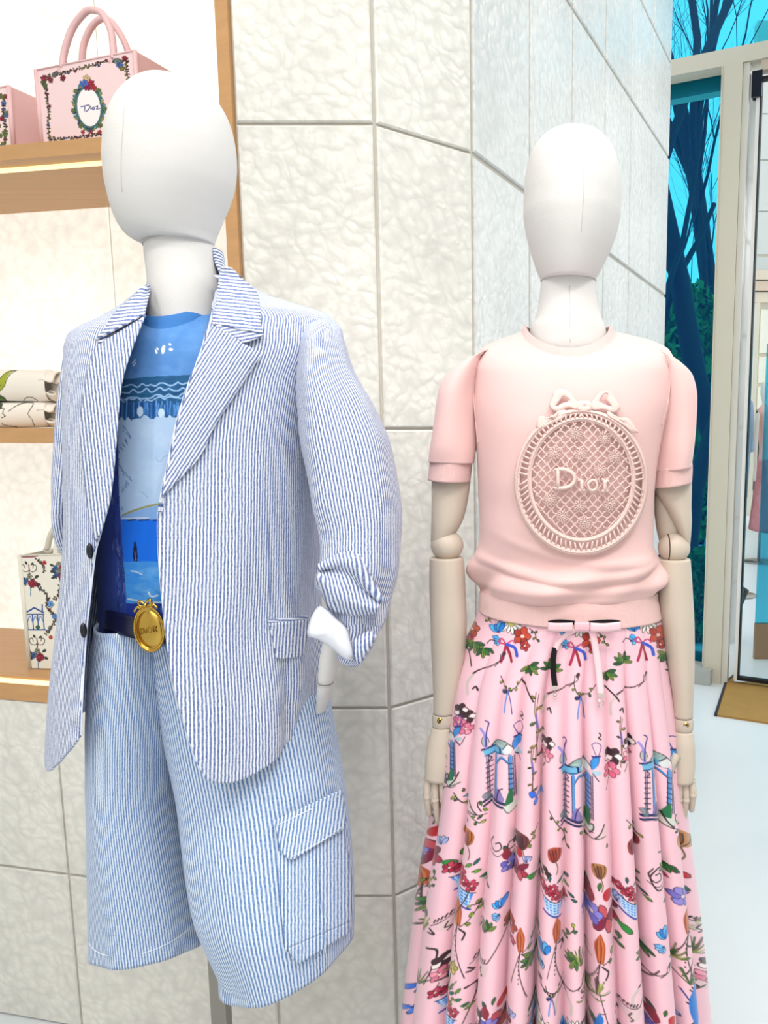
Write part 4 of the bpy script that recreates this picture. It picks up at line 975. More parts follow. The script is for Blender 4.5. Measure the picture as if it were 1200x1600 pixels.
def arm(side):
    s = side
    if s < 0:
        ua = [(712,600,YW,22,0,.026),(708,680,YW-.005,29,0,.03),(705,745,YW-.01,30.5,0,.031),(703,780,YW-.012,28.5,0,.030),(700,805,YW-.014,26,0,.028),(695.5,825,YW-.015,22,0,.025),(688.5,842,YW-.015,15.5,0,.02),(683,852,YW-.015,9,0,.014)]
        ball = (698.5, 852, 26); fo = [(698,871,YW-.02,25.5,0,.026),(698,872,YW-.02,26.5,0,.027),(699,920,YW-.022,28.5,0,.030),(701,975,YW-.03,28.5,0,.030),(700,1040,YW-.036,25,0,.026),(697,1090,YW-.04,20,0,.021),(694.5,1113,YW-.042,17.5,0,.018)]
        wr = (693,1114,1136,17.5,YW-.043); scr = (687.5,1126)
        pal = [(691,1136,YW-.046,16,0,.013),(688,1160,YW-.05,20,3,.016),(686,1190,YW-.055,22,4,.017),(684.5,1219,YW-.06,21,4,.014)]
        fing = [((668.5,1219),(667,1245),(671,1275)),((680,1221),(680,1250),(685,1288)),((691,1220),(693,1250),(697,1292)),((701,1218),(704,1245),(707,1278))]; thumb = ((702,1175),(712,1200),(713,1232))
    else:
        ua = [(1052,600,YW,22,0,.026),(1053,690,YW-.004,29,0,.03),(1051,752,YW-.008,30,0,.031),(1052.5,768,YW-.01,28.5,0,.030),(1058,790,YW-.012,22.5,0,.028),(1064.5,812,YW-.014,16.5,0,.024),(1070,834,YW-.015,10,0,.018),(1073.5,850,YW-.015,5,0,.01)]
        ball = (1053, 856, 25.5); fo = [(1053,873,YW-.018,25,0,.026),(1053,874,YW-.018,26,0,.027),(1055,920,YW-.02,27.5,0,.030),(1058,965,YW-.024,27,0,.030),(1064,1040,YW-.03,21.5,0,.026),(1067,1090,YW-.034,17,0,.021),(1067.5,1119,YW-.036,15.5,0,.018)]
        wr = (1068,1120,1142,15.5,YW-.037); scr = (1072,1133)
        pal = [(1068.5,1142,YW-.04,14,0,.013),(1069,1165,YW-.044,17,-2,.016),(1069,1195,YW-.048,17.5,-2,.016),(1068,1222,YW-.052,16,-3,.014)]
        fing = [((1081,1222),(1083,1242),(1080,1268)),((1071,1223),(1072,1250),(1068,1282)),((1062,1222),(1061,1250),(1058,1280)),((1054,1220),(1052,1244),(1050,1270))]; thumb = ((1056,1180),(1047,1200),(1045,1228))
    u = tube_obj('upper_arm', ua, M['birch'], wom, 40, 8)
    if s > 0:
        tube_obj('elbow_socket', [(1040,756,YW+.004,17,0,.02),(1043,790,YW+.004,22,0,.022),(1046,825,YW+.004,21,0,.022),(1048,848,YW+.004,18,0,.02)], M['birch_in'], wom, 24, 6)
    mb = MB(); c = W(ball[0], ball[1], fo[0][2]+.002); r = ball[2]*c.y/F; mb.sphere(c, r, r*.95, r*.93, 28, 18); bl = mb.build('elbow_ball', M['birch'], wom)
    dx = .013 if s < 0 else -.010
    mb = MB(); mb.sweep([(c.x+dx, c.y + math.cos(t)*(r*.90)*.93, c.z + math.sin(t)*(r*.90)*.93) for t in np.linspace(0, 2*PI, 40)[:-1]], .0013, 6, closed=True)
    if s > 0: mb.build('ball_slot', mat('slot_brown', (86, 62, 56), .6), bl)
    tube_obj('forearm', fo, M['birch'], wom, 40, 8)
    cx, y0, y1, a, Y = wr
    w_ = tube_obj('wrist_joint', [(cx,y0+.8,Y,a*.97,0,.017),(cx,y0+2,Y,a,0,.0175),(cx,(y0+y1)/2,Y,a*1.04,0,.018),(cx,y1-3,Y,a*.98,0,.016),(cx,y1,Y,a*.8,0,.012)], M['birch'], wom, 32, 4)
    p = W(scr[0], scr[1], Y-.0165); mb = MB(); mb.sweep([p+Vector((0,.004,0)), p+Vector((0,-.0012,0))], .0046, 20); sc_ = mb.build('screw', M['gold'], w_)
    mb = MB(); mb.sphere(p+Vector((0,-.0012,0)), .0018, .001, .0018, 10, 6); mb.build('screw_socket', M['gasket'], w_)
    tube_obj('palm', pal, M['birch'], wom, 32, 6)
    for k, fg in enumerate(fing):
        Yf = pal[-1][2]; P = [W(fg[0][0], fg[0][1]-4, Yf), W(*fg[0], Yf), W(*fg[1], Yf-.004), W(*fg[2], Yf+.006)]
        mb = MB(); q = crom(P, 6); rr = [float(x) for x in np.linspace(.0068, .0048, len(q))]; rr[-1] = .0026
        mb.sweep([tuple(x) for x in q], rr, 12); fo_ = mb.build('finger', M['birch'], wom)
        mb = MB(); mb.sphere(W(*fg[1], Yf-.004), .0064, n=12, m=8); mb.build('knuckle', M['birch'], fo_)
    Yf = pal[1][2]; q = crom([W(*thumb[0], Yf-.012), W(*thumb[1], Yf-.022), W(*thumb[2], Yf-.022)], 6); mb = MB(); rr = [float(x) for x in np.linspace(.0085, .006, len(q))]; rr[-1] = .003
    mb.sweep([tuple(x) for x in q], rr, 12); mb.build('thumb', M['birch'], wom)
arm(-1); arm(1)

# ------------------------------------------------------------------ knit top
knit = thing('knit_top', 'short-sleeved pale pink fine-knit top with a crochet medallion', 'sweater', (x0, YW, 1.1))
SB = Body([(520,818,958,YW,.066),(526,800,985,YW,.074),(536,772,1022,YW,.084),(548,752,1044,YW,.094),(575,741,1053,YW,.104),(620,740,1050,YW,.116),(680,745,1034,YW,.126),(740,749,1023,YW,.126),(800,750,1018,YW,.118),(850,750,1020,YW,.112),(885,749,1027,YW,.114),(902,750,1029,YW,.117),(914,755,1024,YW,.110),(924,753,1024,YW,.104)], 0.95)
def kdisp(T, t):
    P = t; up = np.clip((P-.55)/.3, 0, 1); e = np.exp(-((P-.93)/.07)**2)
    d = 0.0035*up*np.sin(26*P - 2.2*T)*np.exp(-((T-.1)/1.3)**2) + e*(.010*np.sin(4*T+1.2+22*P) + .004*np.sin(9*T+30*P) + .006)
    d += .005*np.clip((P-.6)*3,0,1)*np.sin(2*(T*1.6+P*7))          # diagonal pull folds
    d += .0065*np.exp(-((P-.845-.055*np.cos(T*1.2-.2))/.018)**2)*np.exp(-((T-.1)/1.2)**4) + .0045*np.exp(-((P-.74-.11*np.cos(T-.7))/.02)**2)*np.exp(-((T-.3)/.9)**4) - .004*np.exp(-((P-.87-.055*np.cos(T*1.2-.2))/.014)**2)*np.exp(-((T-.1)/1.2)**4)
    return d*(1-np.clip((P-.985)*66,0,1)*.6)
V, Fc, uv = SB.loft(170, 0, kdisp, th=np.linspace(-PI, PI, 181))
dz_ = .043*np.clip(np.cos(np.tile(np.linspace(-PI, PI, 181), 170)), 0, 1)**1.2*np.clip(1-(SB.z[0]-V[:,2])/.14, 0, 1)**1.6; V[:,2] -= dz_
mk('knit_body', V, Fc[:, ::-1] if False else Fc, M['knit'], knit, uv=uv, solid=.0025)
NBd = Body([(510,823,951,YW,.058),(515,820,954,YW,.062),(522,817,958,YW,.0665),(529,812,964,YW,.071)])
def dip(V): return V
zz = np.linspace(0,1,12); th = np.linspace(-PI, PI, 97); TT, SS = np.meshgrid(th, zz)
Zt = NBd.z[0] + (NBd.z[-1]-NBd.z[0])*SS; Vn = NBd.pt(TT, Zt); Vn[...,2] -= .040*np.clip(np.cos(TT),0,1)**1.2; 
mk('neck_rib', Vn.reshape(-1,3), gridfaces(12,97), M['rib'], knit, solid=.0035)
HBd = Body([(920,752,1026,YW,.107),(930,750,1026,YW,.112),(945,749,1029,YW,.115),(966,747,1033,YW,.117)], zf=.0)
zz = np.linspace(0,1,20); th = np.linspace(-PI, PI, 161); TT, SS = np.meshgrid(th, zz)
zb = W(889,955,YW).z - .006*np.sin(TT)
Zt = HBd.z[0] + (zb-HBd.z[0])*SS; Vn = HBd.pt(TT, np.clip(Zt, HBd.z[-1], None)); Vn[...,2] = Zt
dd = .0015*np.sin(6*TT+1); Vn[...,0] += dd*np.sin(TT); Vn[...,1] -= dd*np.cos(TT)
mk('hem_rib', Vn.reshape(-1,3), gridfaces(20,161), M['rib'], knit, solid=.003)
sdp = lambda ph: (lambda th, t: .0025*np.sin(3*th+ph+4*t)*np.clip(t*2,0,1))
s1_ = tube_obj('sleeve', [(757,553,YW,12,-24,.04),(739,563,YW,24,-20,.05),(724,583,YW-.004,31,-10,.055),(714,615,YW-.008,33,-3,.057),(710,660,YW-.01,34,0,.056),(707,700,YW-.012,35.5,1,.054),(705,722,YW-.012,35,2,.05)], M['knit'], knit, 56, 10, sdp(.5), .0025, off=1)
tube_obj('cuff_rib', [(705,719,YW-.012,33.5,2,.047),(703.5,735,YW-.012,33.5,2,.046),(701.5,751,YW-.012,33.5,3,.046)], M['rib'], knit, 56, 6, None, .003, off=1)
tube_obj('sleeve', [(1028,552,YW,12,22,.04),(1041,562,YW,23,18,.05),(1053,584,YW-.004,29,10,.055),(1058,620,YW-.008,29,2,.057),(1056.5,665,YW-.01,29.5,-2,.056),(1053.5,705,YW-.012,30,-6,.054),(1051,732,YW-.012,31,-8,.05)], M['knit'], knit, 56, 10, sdp(2.5), .0025, off=1)
tube_obj('cuff_rib', [(1051.5,728,YW-.012,31,-8,.047),(1051,742,YW-.012,31.5,-8,.046),(1050,757,YW-.012,31.5,-9,.046)], M['rib'], knit, 56, 6, None, .003, off=1)
for P in ([(752,548),(742,570),(740,610),(743,655),(747,692)], [(1040,552),(1047,580),(1044,625),(1034,665)]):
    mb = MB(); mb.sweep([SB.front(x,y,.003) for x,y in crom(P,8)], .0012, 6); mb.build('armhole_seam', M['rib'], knit)

# crochet medallion, all laid on the front of the knit
SF = Body([(r[0],r[1],r[2],r[3],r[4]) for r in [(520,818,958,YW,.066),(548,752,1044,YW,.094),(575,741,1053,YW,.104),(620,740,1050,YW,.116),(680,745,1034,YW,.126),(740,749,1023,YW,.126),(800,750,1018,YW,.121),(850,750,1020,YW,.119),(885,749,1027,YW,.119),(930,753,1024,YW,.119)]], .95)
def on(P, off=.011): P = np.array(P, float); return [tuple(v) for v in SF.frontv(P[:,0], P[:,1], off)]
med = MB()
def ellp(cx, cy, rx, ry, n=120, rot=0): 
    c, s_ = math.cos(rot), math.sin(rot)
    return [(cx + rx*math.cos(t)*c - ry*math.sin(t)*s_, cy + rx*math.cos(t)*s_ + ry*math.sin(t)*c) for t in np.linspace(0, 2*PI, n+1)[:-1]]
def band(name, cx, cy, rx0, ry0, rx1, ry1, off, parent, n=140, m=5):
    V = []; 
    for k in range(m):
        t = k/(m-1); V += on(ellp(cx, cy, rx0+(rx1-rx0)*t, ry0+(ry1-ry0)*t, n), off + .0012*math.sin(PI*t))
    f = np.array([(k*n+i, k*n+(i+1)%n, (k+1)*n+(i+1)%n, (k+1)*n+i) for k in range(m-1) for i in range(n)])
    return mk(name, np.array(V), f, M['lace'], parent, solid=.003)
mrim = band('medallion_rim', 908, 753, 96, 105.5, 105, 114.5, .011, knit)
band('medallion_inner_rim', 908.5, 749.5, 78, 91, 85.5, 98.5, .011, mrim)
mb = MB()
for k in range(2): mb.sweep(on(ellp(908+k*.5, 753-k*3.5, (101,82)[k], (110.5,95)[k], 120), .0135), .0009, 5, closed=True)
for i in range(74):
    a = 2*PI*i/74; sl_ = .05 if math.cos(a)*math.sin(a) > 0 else -.05
    p0 = (908.5+84*math.cos(a), 750+97.5*math.sin(a)); p1 = (908+97.5*math.cos(a+sl_), 753+107*math.sin(a+sl_))
    mb.sweep(on([p0, ((p0[0]+p1[0])/2, (p0[1]+p1[1])/2), p1], .0115), .0015, 5)
o = mb.build('lace_bars', M['lace'], mrim); o['kind'] = 'stuff'
net = MB(); ins = lambda x, y: ((x-908.5)/79)**2 + ((y-749.5)/92)**2 < 1
for sgn in (1, -1):
    for c in np.arange(-200, 200, 19.5):
        seg = []
        for t in np.arange(-130, 131, 4):
            x, y = 908.5 + (t + c*.5)*.74, 749.5 + sgn*(t - c*.5)*.80
            x += 1.1*math.sin(t*.62+c); y += 1.0*math.cos(t*.55+c*1.3)
            if ins(x, y): seg.append((x, y))
            elif len(seg) > 1: net.sweep(on(seg, .0105), .0011, 4); seg = []
            else: seg = []
        if len(seg) > 1: net.sweep(on(seg, .0105), .00085, 4)
o = net.build('lace_net', M['lace'], mrim); o['kind'] = 'stuff'
for i, (fx, fy) in enumerate([(900,677),(945,684),(867,708),(907,709),(960,714),(938,735),(860,781),(905,791),(953,788),(879,807),(914,817)]):
    mb = MB()
    for k in range(11):
        a = 2*PI*k/11 + i; d = (math.cos(a), math.sin(a)); nn = (-d[1], d[0])
        mb.sweep(on([(fx+d[0]*2.2, fy+d[1]*2.2), (fx+d[0]*6+nn[0]*2, fy+d[1]*6+nn[1]*2), (fx+d[0]*11, fy+d[1]*11), (fx+d[0]*6-nn[0]*2, fy+d[1]*6-nn[1]*2), (fx+d[0]*2.2, fy+d[1]*2.2)], .0125), .0008, 4)
    mb.sweep(on([(fx+2*math.cos(t), fy+2*math.sin(t)) for t in np.linspace(0, 2*PI, 9)[:-1]], .0135), .0009, 5, closed=True)
    mb.build('lace_flower', M['lace'], mrim)
LET = [[(866,734),(878,733)],[(872,733),(872,762)],[(866,763),(878,763)],[(872,733),(884,734),(895,740),(898,748),(894,757),(884,762),(872,763)],
       [(903,750),(909,750)],[(909,750),(909,766)],[(904,766),(914,766)],[(908,743),(910,743)],
       [(926,750),(920,754),(919,759),(922,765),(927,766),(932,762),(933,756),(930,751),(926,750)],
       [(940,749),(945,750)],[(945,750),(945,767)],[(940,767),(950,767)],[(945,755),(948,751),(951,752)]]
mb = MB()
for s_ in LET: mb.sweep(on(crom(s_, 5) if len(s_) > 2 else resample(s_, 4), .0155), .0028 if s_[0] in ((872,733),(909,750),(945,750)) else .0019, 6)
mb.build('lace_lettering', M['lace'], mrim)
def lace_patch(name, outline, hole=None):
    P = np.array(crom(outline, 6, True)); c = np.array(hole).mean(0) if hole is not None else P.mean(0)
    n = len(P); I = np.array(crom(hole, 6, True)) if hole is not None else None
    if I is not None: I = resample(np.vstack([I, I[:1]]), n+1)[:-1]; k0 = np.argmin(np.hypot(*(I-P[0]).T)); I = np.roll(I, -k0, 0)
    V = []; R = 5
    for k in range(R):
        t = k/(R-1); q = P*(1-t) + (I*t if I is not None else (c + (P-c)*.02)*t)
        V += on(q, .0115 + .0025*math.sin(PI*min(1, t*.8+.1)))
    f = np.array([(k*n+i, k*n+(i+1)%n, (k+1)*n+(i+1)%n, (k+1)*n+i) for k in range(R-1) for i in range(n)])
    a, b, cc = [np.array(V[j]) for j in f[0][:3]]
    if np.cross(b-a, cc-b)[1] > 0: f = f[:, ::-1]
    return mk(name, np.array(V), f, M['lace'], mrim, solid=.003)
lace_patch('lace_bow', [(906,634),(897,622),(888,611),(876,607.5),(865,612),(862,622),(858,632),(862,640),(872,643),(888,637),(902,640)], [(888,624),(880,620),(875,626),(869,635),(878,630),(886,628)])
lace_patch('lace_bow', [(922,634),(930,621),(941,611),(953,612),(961,622),(969,634),(968,641),(958,645),(942,640),(928,641)], [(944,616),(949,616),(948,625),(955,634),(946,632),(938,627)])
lace_patch('lace_bow', [(902,628),(914,626),(924,629),(924,640),(914,643),(902,640)])
lace_patch('lace_bow', [(874,640),(868,650),(856,652),(844,650),(838,660),(839,670),(850,669),(862,662),(876,656),(890,644)])
lace_patch('lace_bow', [(950,642),(960,648),(968,652),(980,653),(988,660),(994,670),(998,676),(988,676),(978,668),(966,660),(950,650)])

# ------------------------------------------------------------------ skirt
skirt = thing('midi_skirt', 'full pink satin midi skirt printed with flowers, birds and blue pavilions', 'skirt', (x0, YW, .6))
cv = Canvas(600, 930, 1160, 1720, 3, (244, 196, 208))
rn = np.random.RandomState(12); K = (38, 22, 30); U = rn.uniform; cv.lw = 1.3; KS = 1.22
def leaf(x, y, L, a, c=(70,130,50), wd=None, ink=K): cv.petal(x, y, L, wd or L*.42, a, c, ink, .8); cv.line([(x,y),(x+L*.8*math.cos(a), y+L*.8*math.sin(a))], .6, ink)
def palm5(x, y, s=1.0, a0=.3, c=((62,132,52),(34,96,50),(120,150,60))):
    for k, a in enumerate((2.9,2.35,1.7,1.15,.5,3.5)): leaf(x, y, s*U(11,15), a+a0-.3, c[k%3], s*4.4)
def sprig(pts, s=1.0, c=((150,178,60),(60,120,60),(190,200,80)), ink=K):
    cv.line(pts, 1.1, ink); P = crom(pts, 4)
    for i in range(2, len(P), 2):
        d = P[i]-P[i-1]; a = math.atan2(d[1], d[0]); leaf(P[i][0], P[i][1], s*U(5,8), a+(1 if (i//2)%2 else -1)*U(.6,1.1), c[rn.randint(3)], s*4)
def daisy(x, y, r=13):
    for k in range(13):
        a = 2*PI*k/13; cv.petal(x+math.cos(a)*r*.25, y+math.sin(a)*r*.25, r*U(.75,1.0), r*.3, a, (246,240,232), K, .8)
    cv.ell(x, y, r*.34, r*.32, (222,216,120)); cv.line(ellp(x, y, r*.34, r*.32, 12), .5, (150,140,60))
def tulip(x, y, s=1.0, c=(36,130,214), c2=(86,180,236), a=-2.0):
    for k, da in enumerate((-.55,-.1,.35,.75)): cv.petal(x, y, s*U(12,16), s*6.5, a+da, c if k%2 else c2, (16,40,110), .8)
def five(x, y, r, c, c2, ink=K, n=5, a0=0):
    for k in range(n):
        a = 2*PI*k/n+a0; cv.petal(x+math.cos(a)*r*.12, y+math.sin(a)*r*.12, r*U(.85,1.05), r*.75, a, c if k%2 else c2, ink, .8)
    cv.ell(x, y, r*.16, r*.16, (240,210,190))
def ribbon(x, y, s=1.0):
    cv.line([(x,y),(x-6*s,y-8*s),(x-10*s,y-3*s),(x,y)], 2, (196,60,110)); cv.line([(x,y),(x+8*s,y-5*s),(x+12*s,y-1*s)], 2, (200,70,120))
    cv.line([(x,y),(x-3*s,y+12*s),(x-7*s,y+24*s)], 3*s, (176,40,84)); cv.line([(x,y),(x+4*s,y+12*s),(x+7*s,y+24*s)], 3*s, (150,30,50)); cv.line([(x+1,y),(x+12*s,y+6*s),(x+15*s,y+16*s)], 3.4*s, (50,84,196))
def bouquet(x, y, s=1.0):
    daisy(x+1*s, y-26*s, 15*s); tulip(x-16*s, y-12*s, s*1.15, a=-1.9); tulip(x-14*s, y-4*s, s*.8, (70,170,232), (120,196,240), 2.6)
    five(x+16*s, y-7*s, 13*s, (168,52,40), (196,70,46)); five(x+20*s, y+6*s, 7*s, (176,36,56), (190,60,50)); cv.ell(x+17*s,y-7*s,2.4,2.4,(240,200,190))
    ribbon(x-6*s, y+4*s, s)
    sprig([(x+26*s,y-18*s),(x+33*s,y-12*s),(x+36*s,y-2*s)], s*.8)
    cv.line([(x-20*s,y+1*s),(x-28*s,y-2*s),(x-33*s,y+3*s)], 1.2, K); sprig([(x-26*s,y-26*s),(x-31*s,y-30*s)], s*.8)
def branch(x, y, s=1.0, flip=1):
    cv.line([(x-38*s*flip,y+22*s),(x-30*s*flip,y+17*s),(x-12*s*flip,y+11*s),(x+2*s*flip,y+3*s)], 2.4, (52,30,36), 1, True, 1.0)
    cv.line([(x-4*s*flip,y+10*s),(x+4*s*flip,y+1*s),(x+5*s*flip,y-8*s)], 1.1, K); cv.line([(x+2*s*flip,y+4*s),(x+10*s*flip,y-2*s),(x+8*s*flip,y-10*s)], 1, K); cv.petal(x+8*s*flip, y-4*s, 9*s, 5*s, -1.2, (70,44,56), K)
    cv.line([(x-38*s*flip,y+24*s),(x-46*s*flip,y+36*s),(x-46*s*flip,y+54*s)], 3.4, (206,190,184), .7)
def garland(x, y, s=1.0):
    sprig([(x-12*s,y-14*s),(x-7*s,y+2*s),(x,y+8*s)], s*.9); sprig([(x+22*s,y-12*s),(x+12*s,y+2*s),(x,y+9*s)], s*.9)
    cv.line([(x,y+9*s),(x-4*s,y+24*s),(x-6*s,y+42*s)], 2, (96,140,220), .8); cv.line([(x,y+9*s),(x+4*s,y+26*s),(x+6*s,y+44*s)], 1.2, (70,70,150)); cv.petal(x-2*s,y+8*s,9*s,6*s,2.8,(40,50,110),K)
def pansy(x, y, s=1.0, c=(236,150,170)):
    s *= KS
    for k in range(5):
        a = 2*PI*k/5-1.2; cv.petal(x, y, 9*s, 7*s, a, (248,226,226) if k%2 else (60,34,44), K, 1.0)
    five(x-2*s, y+15*s, 8*s, c, (222,120,150), (120,40,70)); cv.line([(x-3*s,y+25*s),(x-7*s,y+34*s)], 1, K)
def pavilion(x, y, s=1.0, flip=1):
    f = flip; B1, B2, N_ = (106,176,214), (70,140,206), (26,34,84)
    T = lambda u, v: (x+u*s*f, y+v*s)
    cv.poly([T(-21,-2),T(20,-8),T(22,4),T(-17,10)], B1); cv.line([T(-22,-1),T(2,-5),T(6,3)], 2.4, N_); cv.line([T(-18,9),T(4,5),T(20,6)], 1.2, N_)
    for k in range(7): cv.line([T(-8+k*3.4,-6-4*math.sin(k*.5)),T(-4+k*3.4,-10-4*math.sin(k*.5))], 1.6, (40,66,80))
    cv.blob([T(-8,-6),T(2,-15),T(14,-13),T(22,-4),T(12,-4)], (150,186,180), .75); cv.line([T(-8,-6),T(2,-15),T(14,-14),T(24,-4)], 1.1, K)
    cv.blob([T(10,-2),T(18,-10),T(25,-4),T(20,5),T(12,5)], (238,230,226), .8); cv.line([T(10,-2),T(18,-10),T(26,-3)], 1.1, K)
    for u0 in (-13, -2, 21, 27):                                   # columns
        cv.line([T(u0,9),T(u0+.5,40),T(u0+1,76)], 4.2 if u0 in (-2,21) else 1.4, B2 if u0 in (-2,21) else N_, .85)
        cv.line([T(u0-2.3,10),T(u0-1.6,40),T(u0-1.2,76)], 1.0, N_)
    for k in range(7):
        v = 20+k*8; cv.line([T(-16,v),T(-8,v-1)], 1.5, N_); cv.line([T(19,v),T(25,v+2)], 1.3, N_)
    cv.line([T(-14,8),T(-9,14),T(-13,18)], 1.4, N_); cv.line([T(0,20),T(8,10),T(18,18)], 2.2, B2); cv.line([T(0,22),T(8,12),T(18,20)], 1, N_)
    cv.blob([T(-3,66),T(3,58),T(9,66),T(12,78),T(-4,78)], (120,104,170), .9); cv.line([T(0,78),T(4,62),T(10,58)], 1.6, (40,26,84))
    cv.line([T(-19,80),T(-6,77),T(14,82)], 3.4, N_); cv.line([T(-19,87),T(-6,83),T(14,88)], 3.0, N_); cv.blob([T(-22,72),T(-16,66),T(-10,74),T(-14,80)], (96,120,130), .8)
    cv.blob([T(15,76),T(20,62),T(24,64),T(24,84),T(14,86)], (28,110,66)); cv.blob([T(12,86),T(30,84),T(26,96),T(16,96)], (212,216,206)); cv.line([T(12,88),T(18,97),T(28,95)], 1, K)
    cv.petal(*T(-15,-3), 20*s, 10*s, -1.75, (176,182,170), K); cv.line([T(-16,-4),T(-18,-24),T(-24,-34)], 3, (150,140,214), .8); cv.line([T(-16,-6),T(-15,-28),T(-12,-42),T(-17,-46)], 1.6, (60,50,130))
    cv.petal(*T(26,0), 24*s, 11*s, -1.2, (58,142,216), (20,50,120)); cv.line([T(33,-20),T(26,-38)], 1, (70,60,140)); cv.line([T(35,-20),T(40,-36),T(32,-42),T(26,-38)], 1.1, (70,60,140)); cv.line([T(27,-20),T(38,-21)], 2.4, (30,50,120))
    cv.line([T(37,-56),T(40,-52),T(36,-49),T(40,-46)], 1.6, K); cv.ell(*T(33,4), 7*s, 4*s, (130,200,214), .7); cv.line([T(28,6),T(36,16)], 1.4, N_)
def scroll(x, y, s=1.0, f=1):
    cv.line([(x-6*s*f,y-14*s),(x-11*s*f,y-4*s),(x-4*s*f,y+5*s),(x+5*s*f,y+1*s),(x+3*s*f,y-7*s),(x-3*s*f,y-5*s)], 1.5, K); cv.line([(x-12*s*f,y+6*s),(x,y+12*s),(x+10*s*f,y+6*s)], 1.1, K)
def scrollbranch(x, y, s=1.0, f=1):
    cv.blob([(x,y),(x+8*s*f,y-10*s),(x+15*s*f,y-22*s),(x+17*s*f,y-6*s),(x+6*s*f,y+2*s)], (214,196,190), .6)
    cv.line([(x-8*s*f,y-16*s),(x-3*s*f,y-21*s),(x-2*s*f,y-14*s),(x-7*s*f,y-4*s)], 1.4, K); cv.line([(x,y),(x+8*s*f,y-9*s),(x+14*s*f,y-22*s)], 1.6, K); cv.line([(x-14*s*f,y+3*s),(x,y+1*s),(x+16*s*f,y-4*s)], 1.2, K)
    leaf(x-9*s*f, y+3*s, 9*s, 2.6, (60,90,60)); leaf(x-16*s*f, y-2*s, 9*s, -2.4, (150,196,52)); leaf(x-8*s*f, y-14*s, 9*s, -1.9, (60,140,56)); leaf(x+18*s*f, y+8*s, 7*s, 1.4, (160,190,60))
def lily(x, y, s=1.0):
    s *= KS
    for k, a in enumerate((-2.7,-2.0,-.5,.55,1.25,2.3)): cv.petal(x, y, s*U(16,21), s*9, a, ((168,44,70),(196,80,90),(128,26,60))[k%3], (60,12,30), .9)
    cv.ell(x+2*s,y-25*s,6*s,7*s,(190,36,44)); five(x-15*s, y-3*s, 11*s, (106,98,190), (136,126,206), (50,44,110)); tulip(x+15*s, y-12*s, s*.8, (170,180,226), (200,206,240), -1.6)
    cv.petal(x+14*s, y+9*s, 17*s, 8*s, .45, (44,134,56), K); leaf(x-16*s, y-25*s, 13*s, -2.0, (40,90,70)); cv.blob([(x-24*s,y-22*s),(x-18*s,y-32*s),(x-12*s,y-20*s),(x-17*s,y-12*s)], (140,40,60))
    leaf(x-8*s, y-30*s, 10*s, -1.4, (70,120,60))
def plume(x, y, s=1.0):
    s *= KS
    for k in range(7): cv.line([(x,y),(x-5*s+k*1.6*s,y+14*s),(x-2*s+k*.8*s,y+32*s)], 2.2, ((184,82,40),(150,50,34),(206,120,60))[k%3])
    cv.line([(x,y+30*s),(x-2*s,y+60*s),(x+8*s,y+100*s)], 1.2, K); cv.line([(x-1*s,y+34*s),(x-9*s,y+60*s),(x-14*s,y+80*s)], 1.0, K)
    for k in range(7): cv.ell(x-3*s, y+40*s+k*6*s, .9, 1.6, K)
    sprig([(x+3*s,y+34*s),(x+15*s,y+25*s),(x+24*s,y+12*s)], s*1.1); cv.line([(x+2*s,y+36*s),(x+9*s,y+42*s),(x+6*s,y+50*s)], 2.2, K)
def basket(x, y, s=1.0):
    s *= KS
    cv.poly([(x-18*s,y-6*s),(x+14*s,y+10*s),(x+8*s,y+26*s),(x-12*s,y+12*s)], (60,130,216))
    for k in range(5):
        cv.line([(x-15*s+k*6*s,y-4*s+k*3*s),(x-12*s+k*5*s,y+12*s+k*3*s)], 1.1, (196,222,244)); cv.line([(x-15*s,y-2*s+k*4*s),(x+10*s,y+10*s+k*4*s)], 1.1, (196,222,244))
    cv.line([(x-16*s,y+14*s),(x+10*s,y+30*s)], 2.2, (30,70,160)); cv.line([(x-19*s,y-7*s),(x+16*s,y+11*s)], 1.1, K)
    for k, (u, v) in enumerate(((-18,-20),(-8,-14),(2,-7),(12,0),(-2,-18))): five(x+u*s, y+v*s, 7*s, (166,30,62), (196,60,90), (80,10,34))
    for u, v, a in ((4,-24,-.5),(12,-18,.1),(-6,-28,-1.7),(20,-8,.4),(24,0,.2),(14,-26,-.8)): leaf(x+u*s, y+v*s, 10*s, a, ((40,140,80),(110,170,60),(30,110,110))[rn.randint(3)])
def rosebrown(x, y, s=1.0, c=(186,106,50), c2=(160,60,36)):
    s *= KS
    cv.blob([(x-9*s,y-8*s),(x,y-13*s),(x+10*s,y-7*s),(x+9*s,y+4*s),(x,y+9*s),(x-8*s,y+4*s)], c)
    cv.blob([(x-5*s,y-6*s),(x+2*s,y-9*s),(x+3*s,y+5*s),(x-4*s,y+4*s)], c2)
    for k in range(4): cv.line([(x-8*s+k*5*s,y-9*s),(x-5*s+k*4*s,y),(x-2*s+k*1.5*s,y+8*s)], 1, K)
    cv.line([(x+2*s,y+8*s),(x+5*s,y+18*s),(x+3*s,y+26*s)], 1.3, (110,90,50))
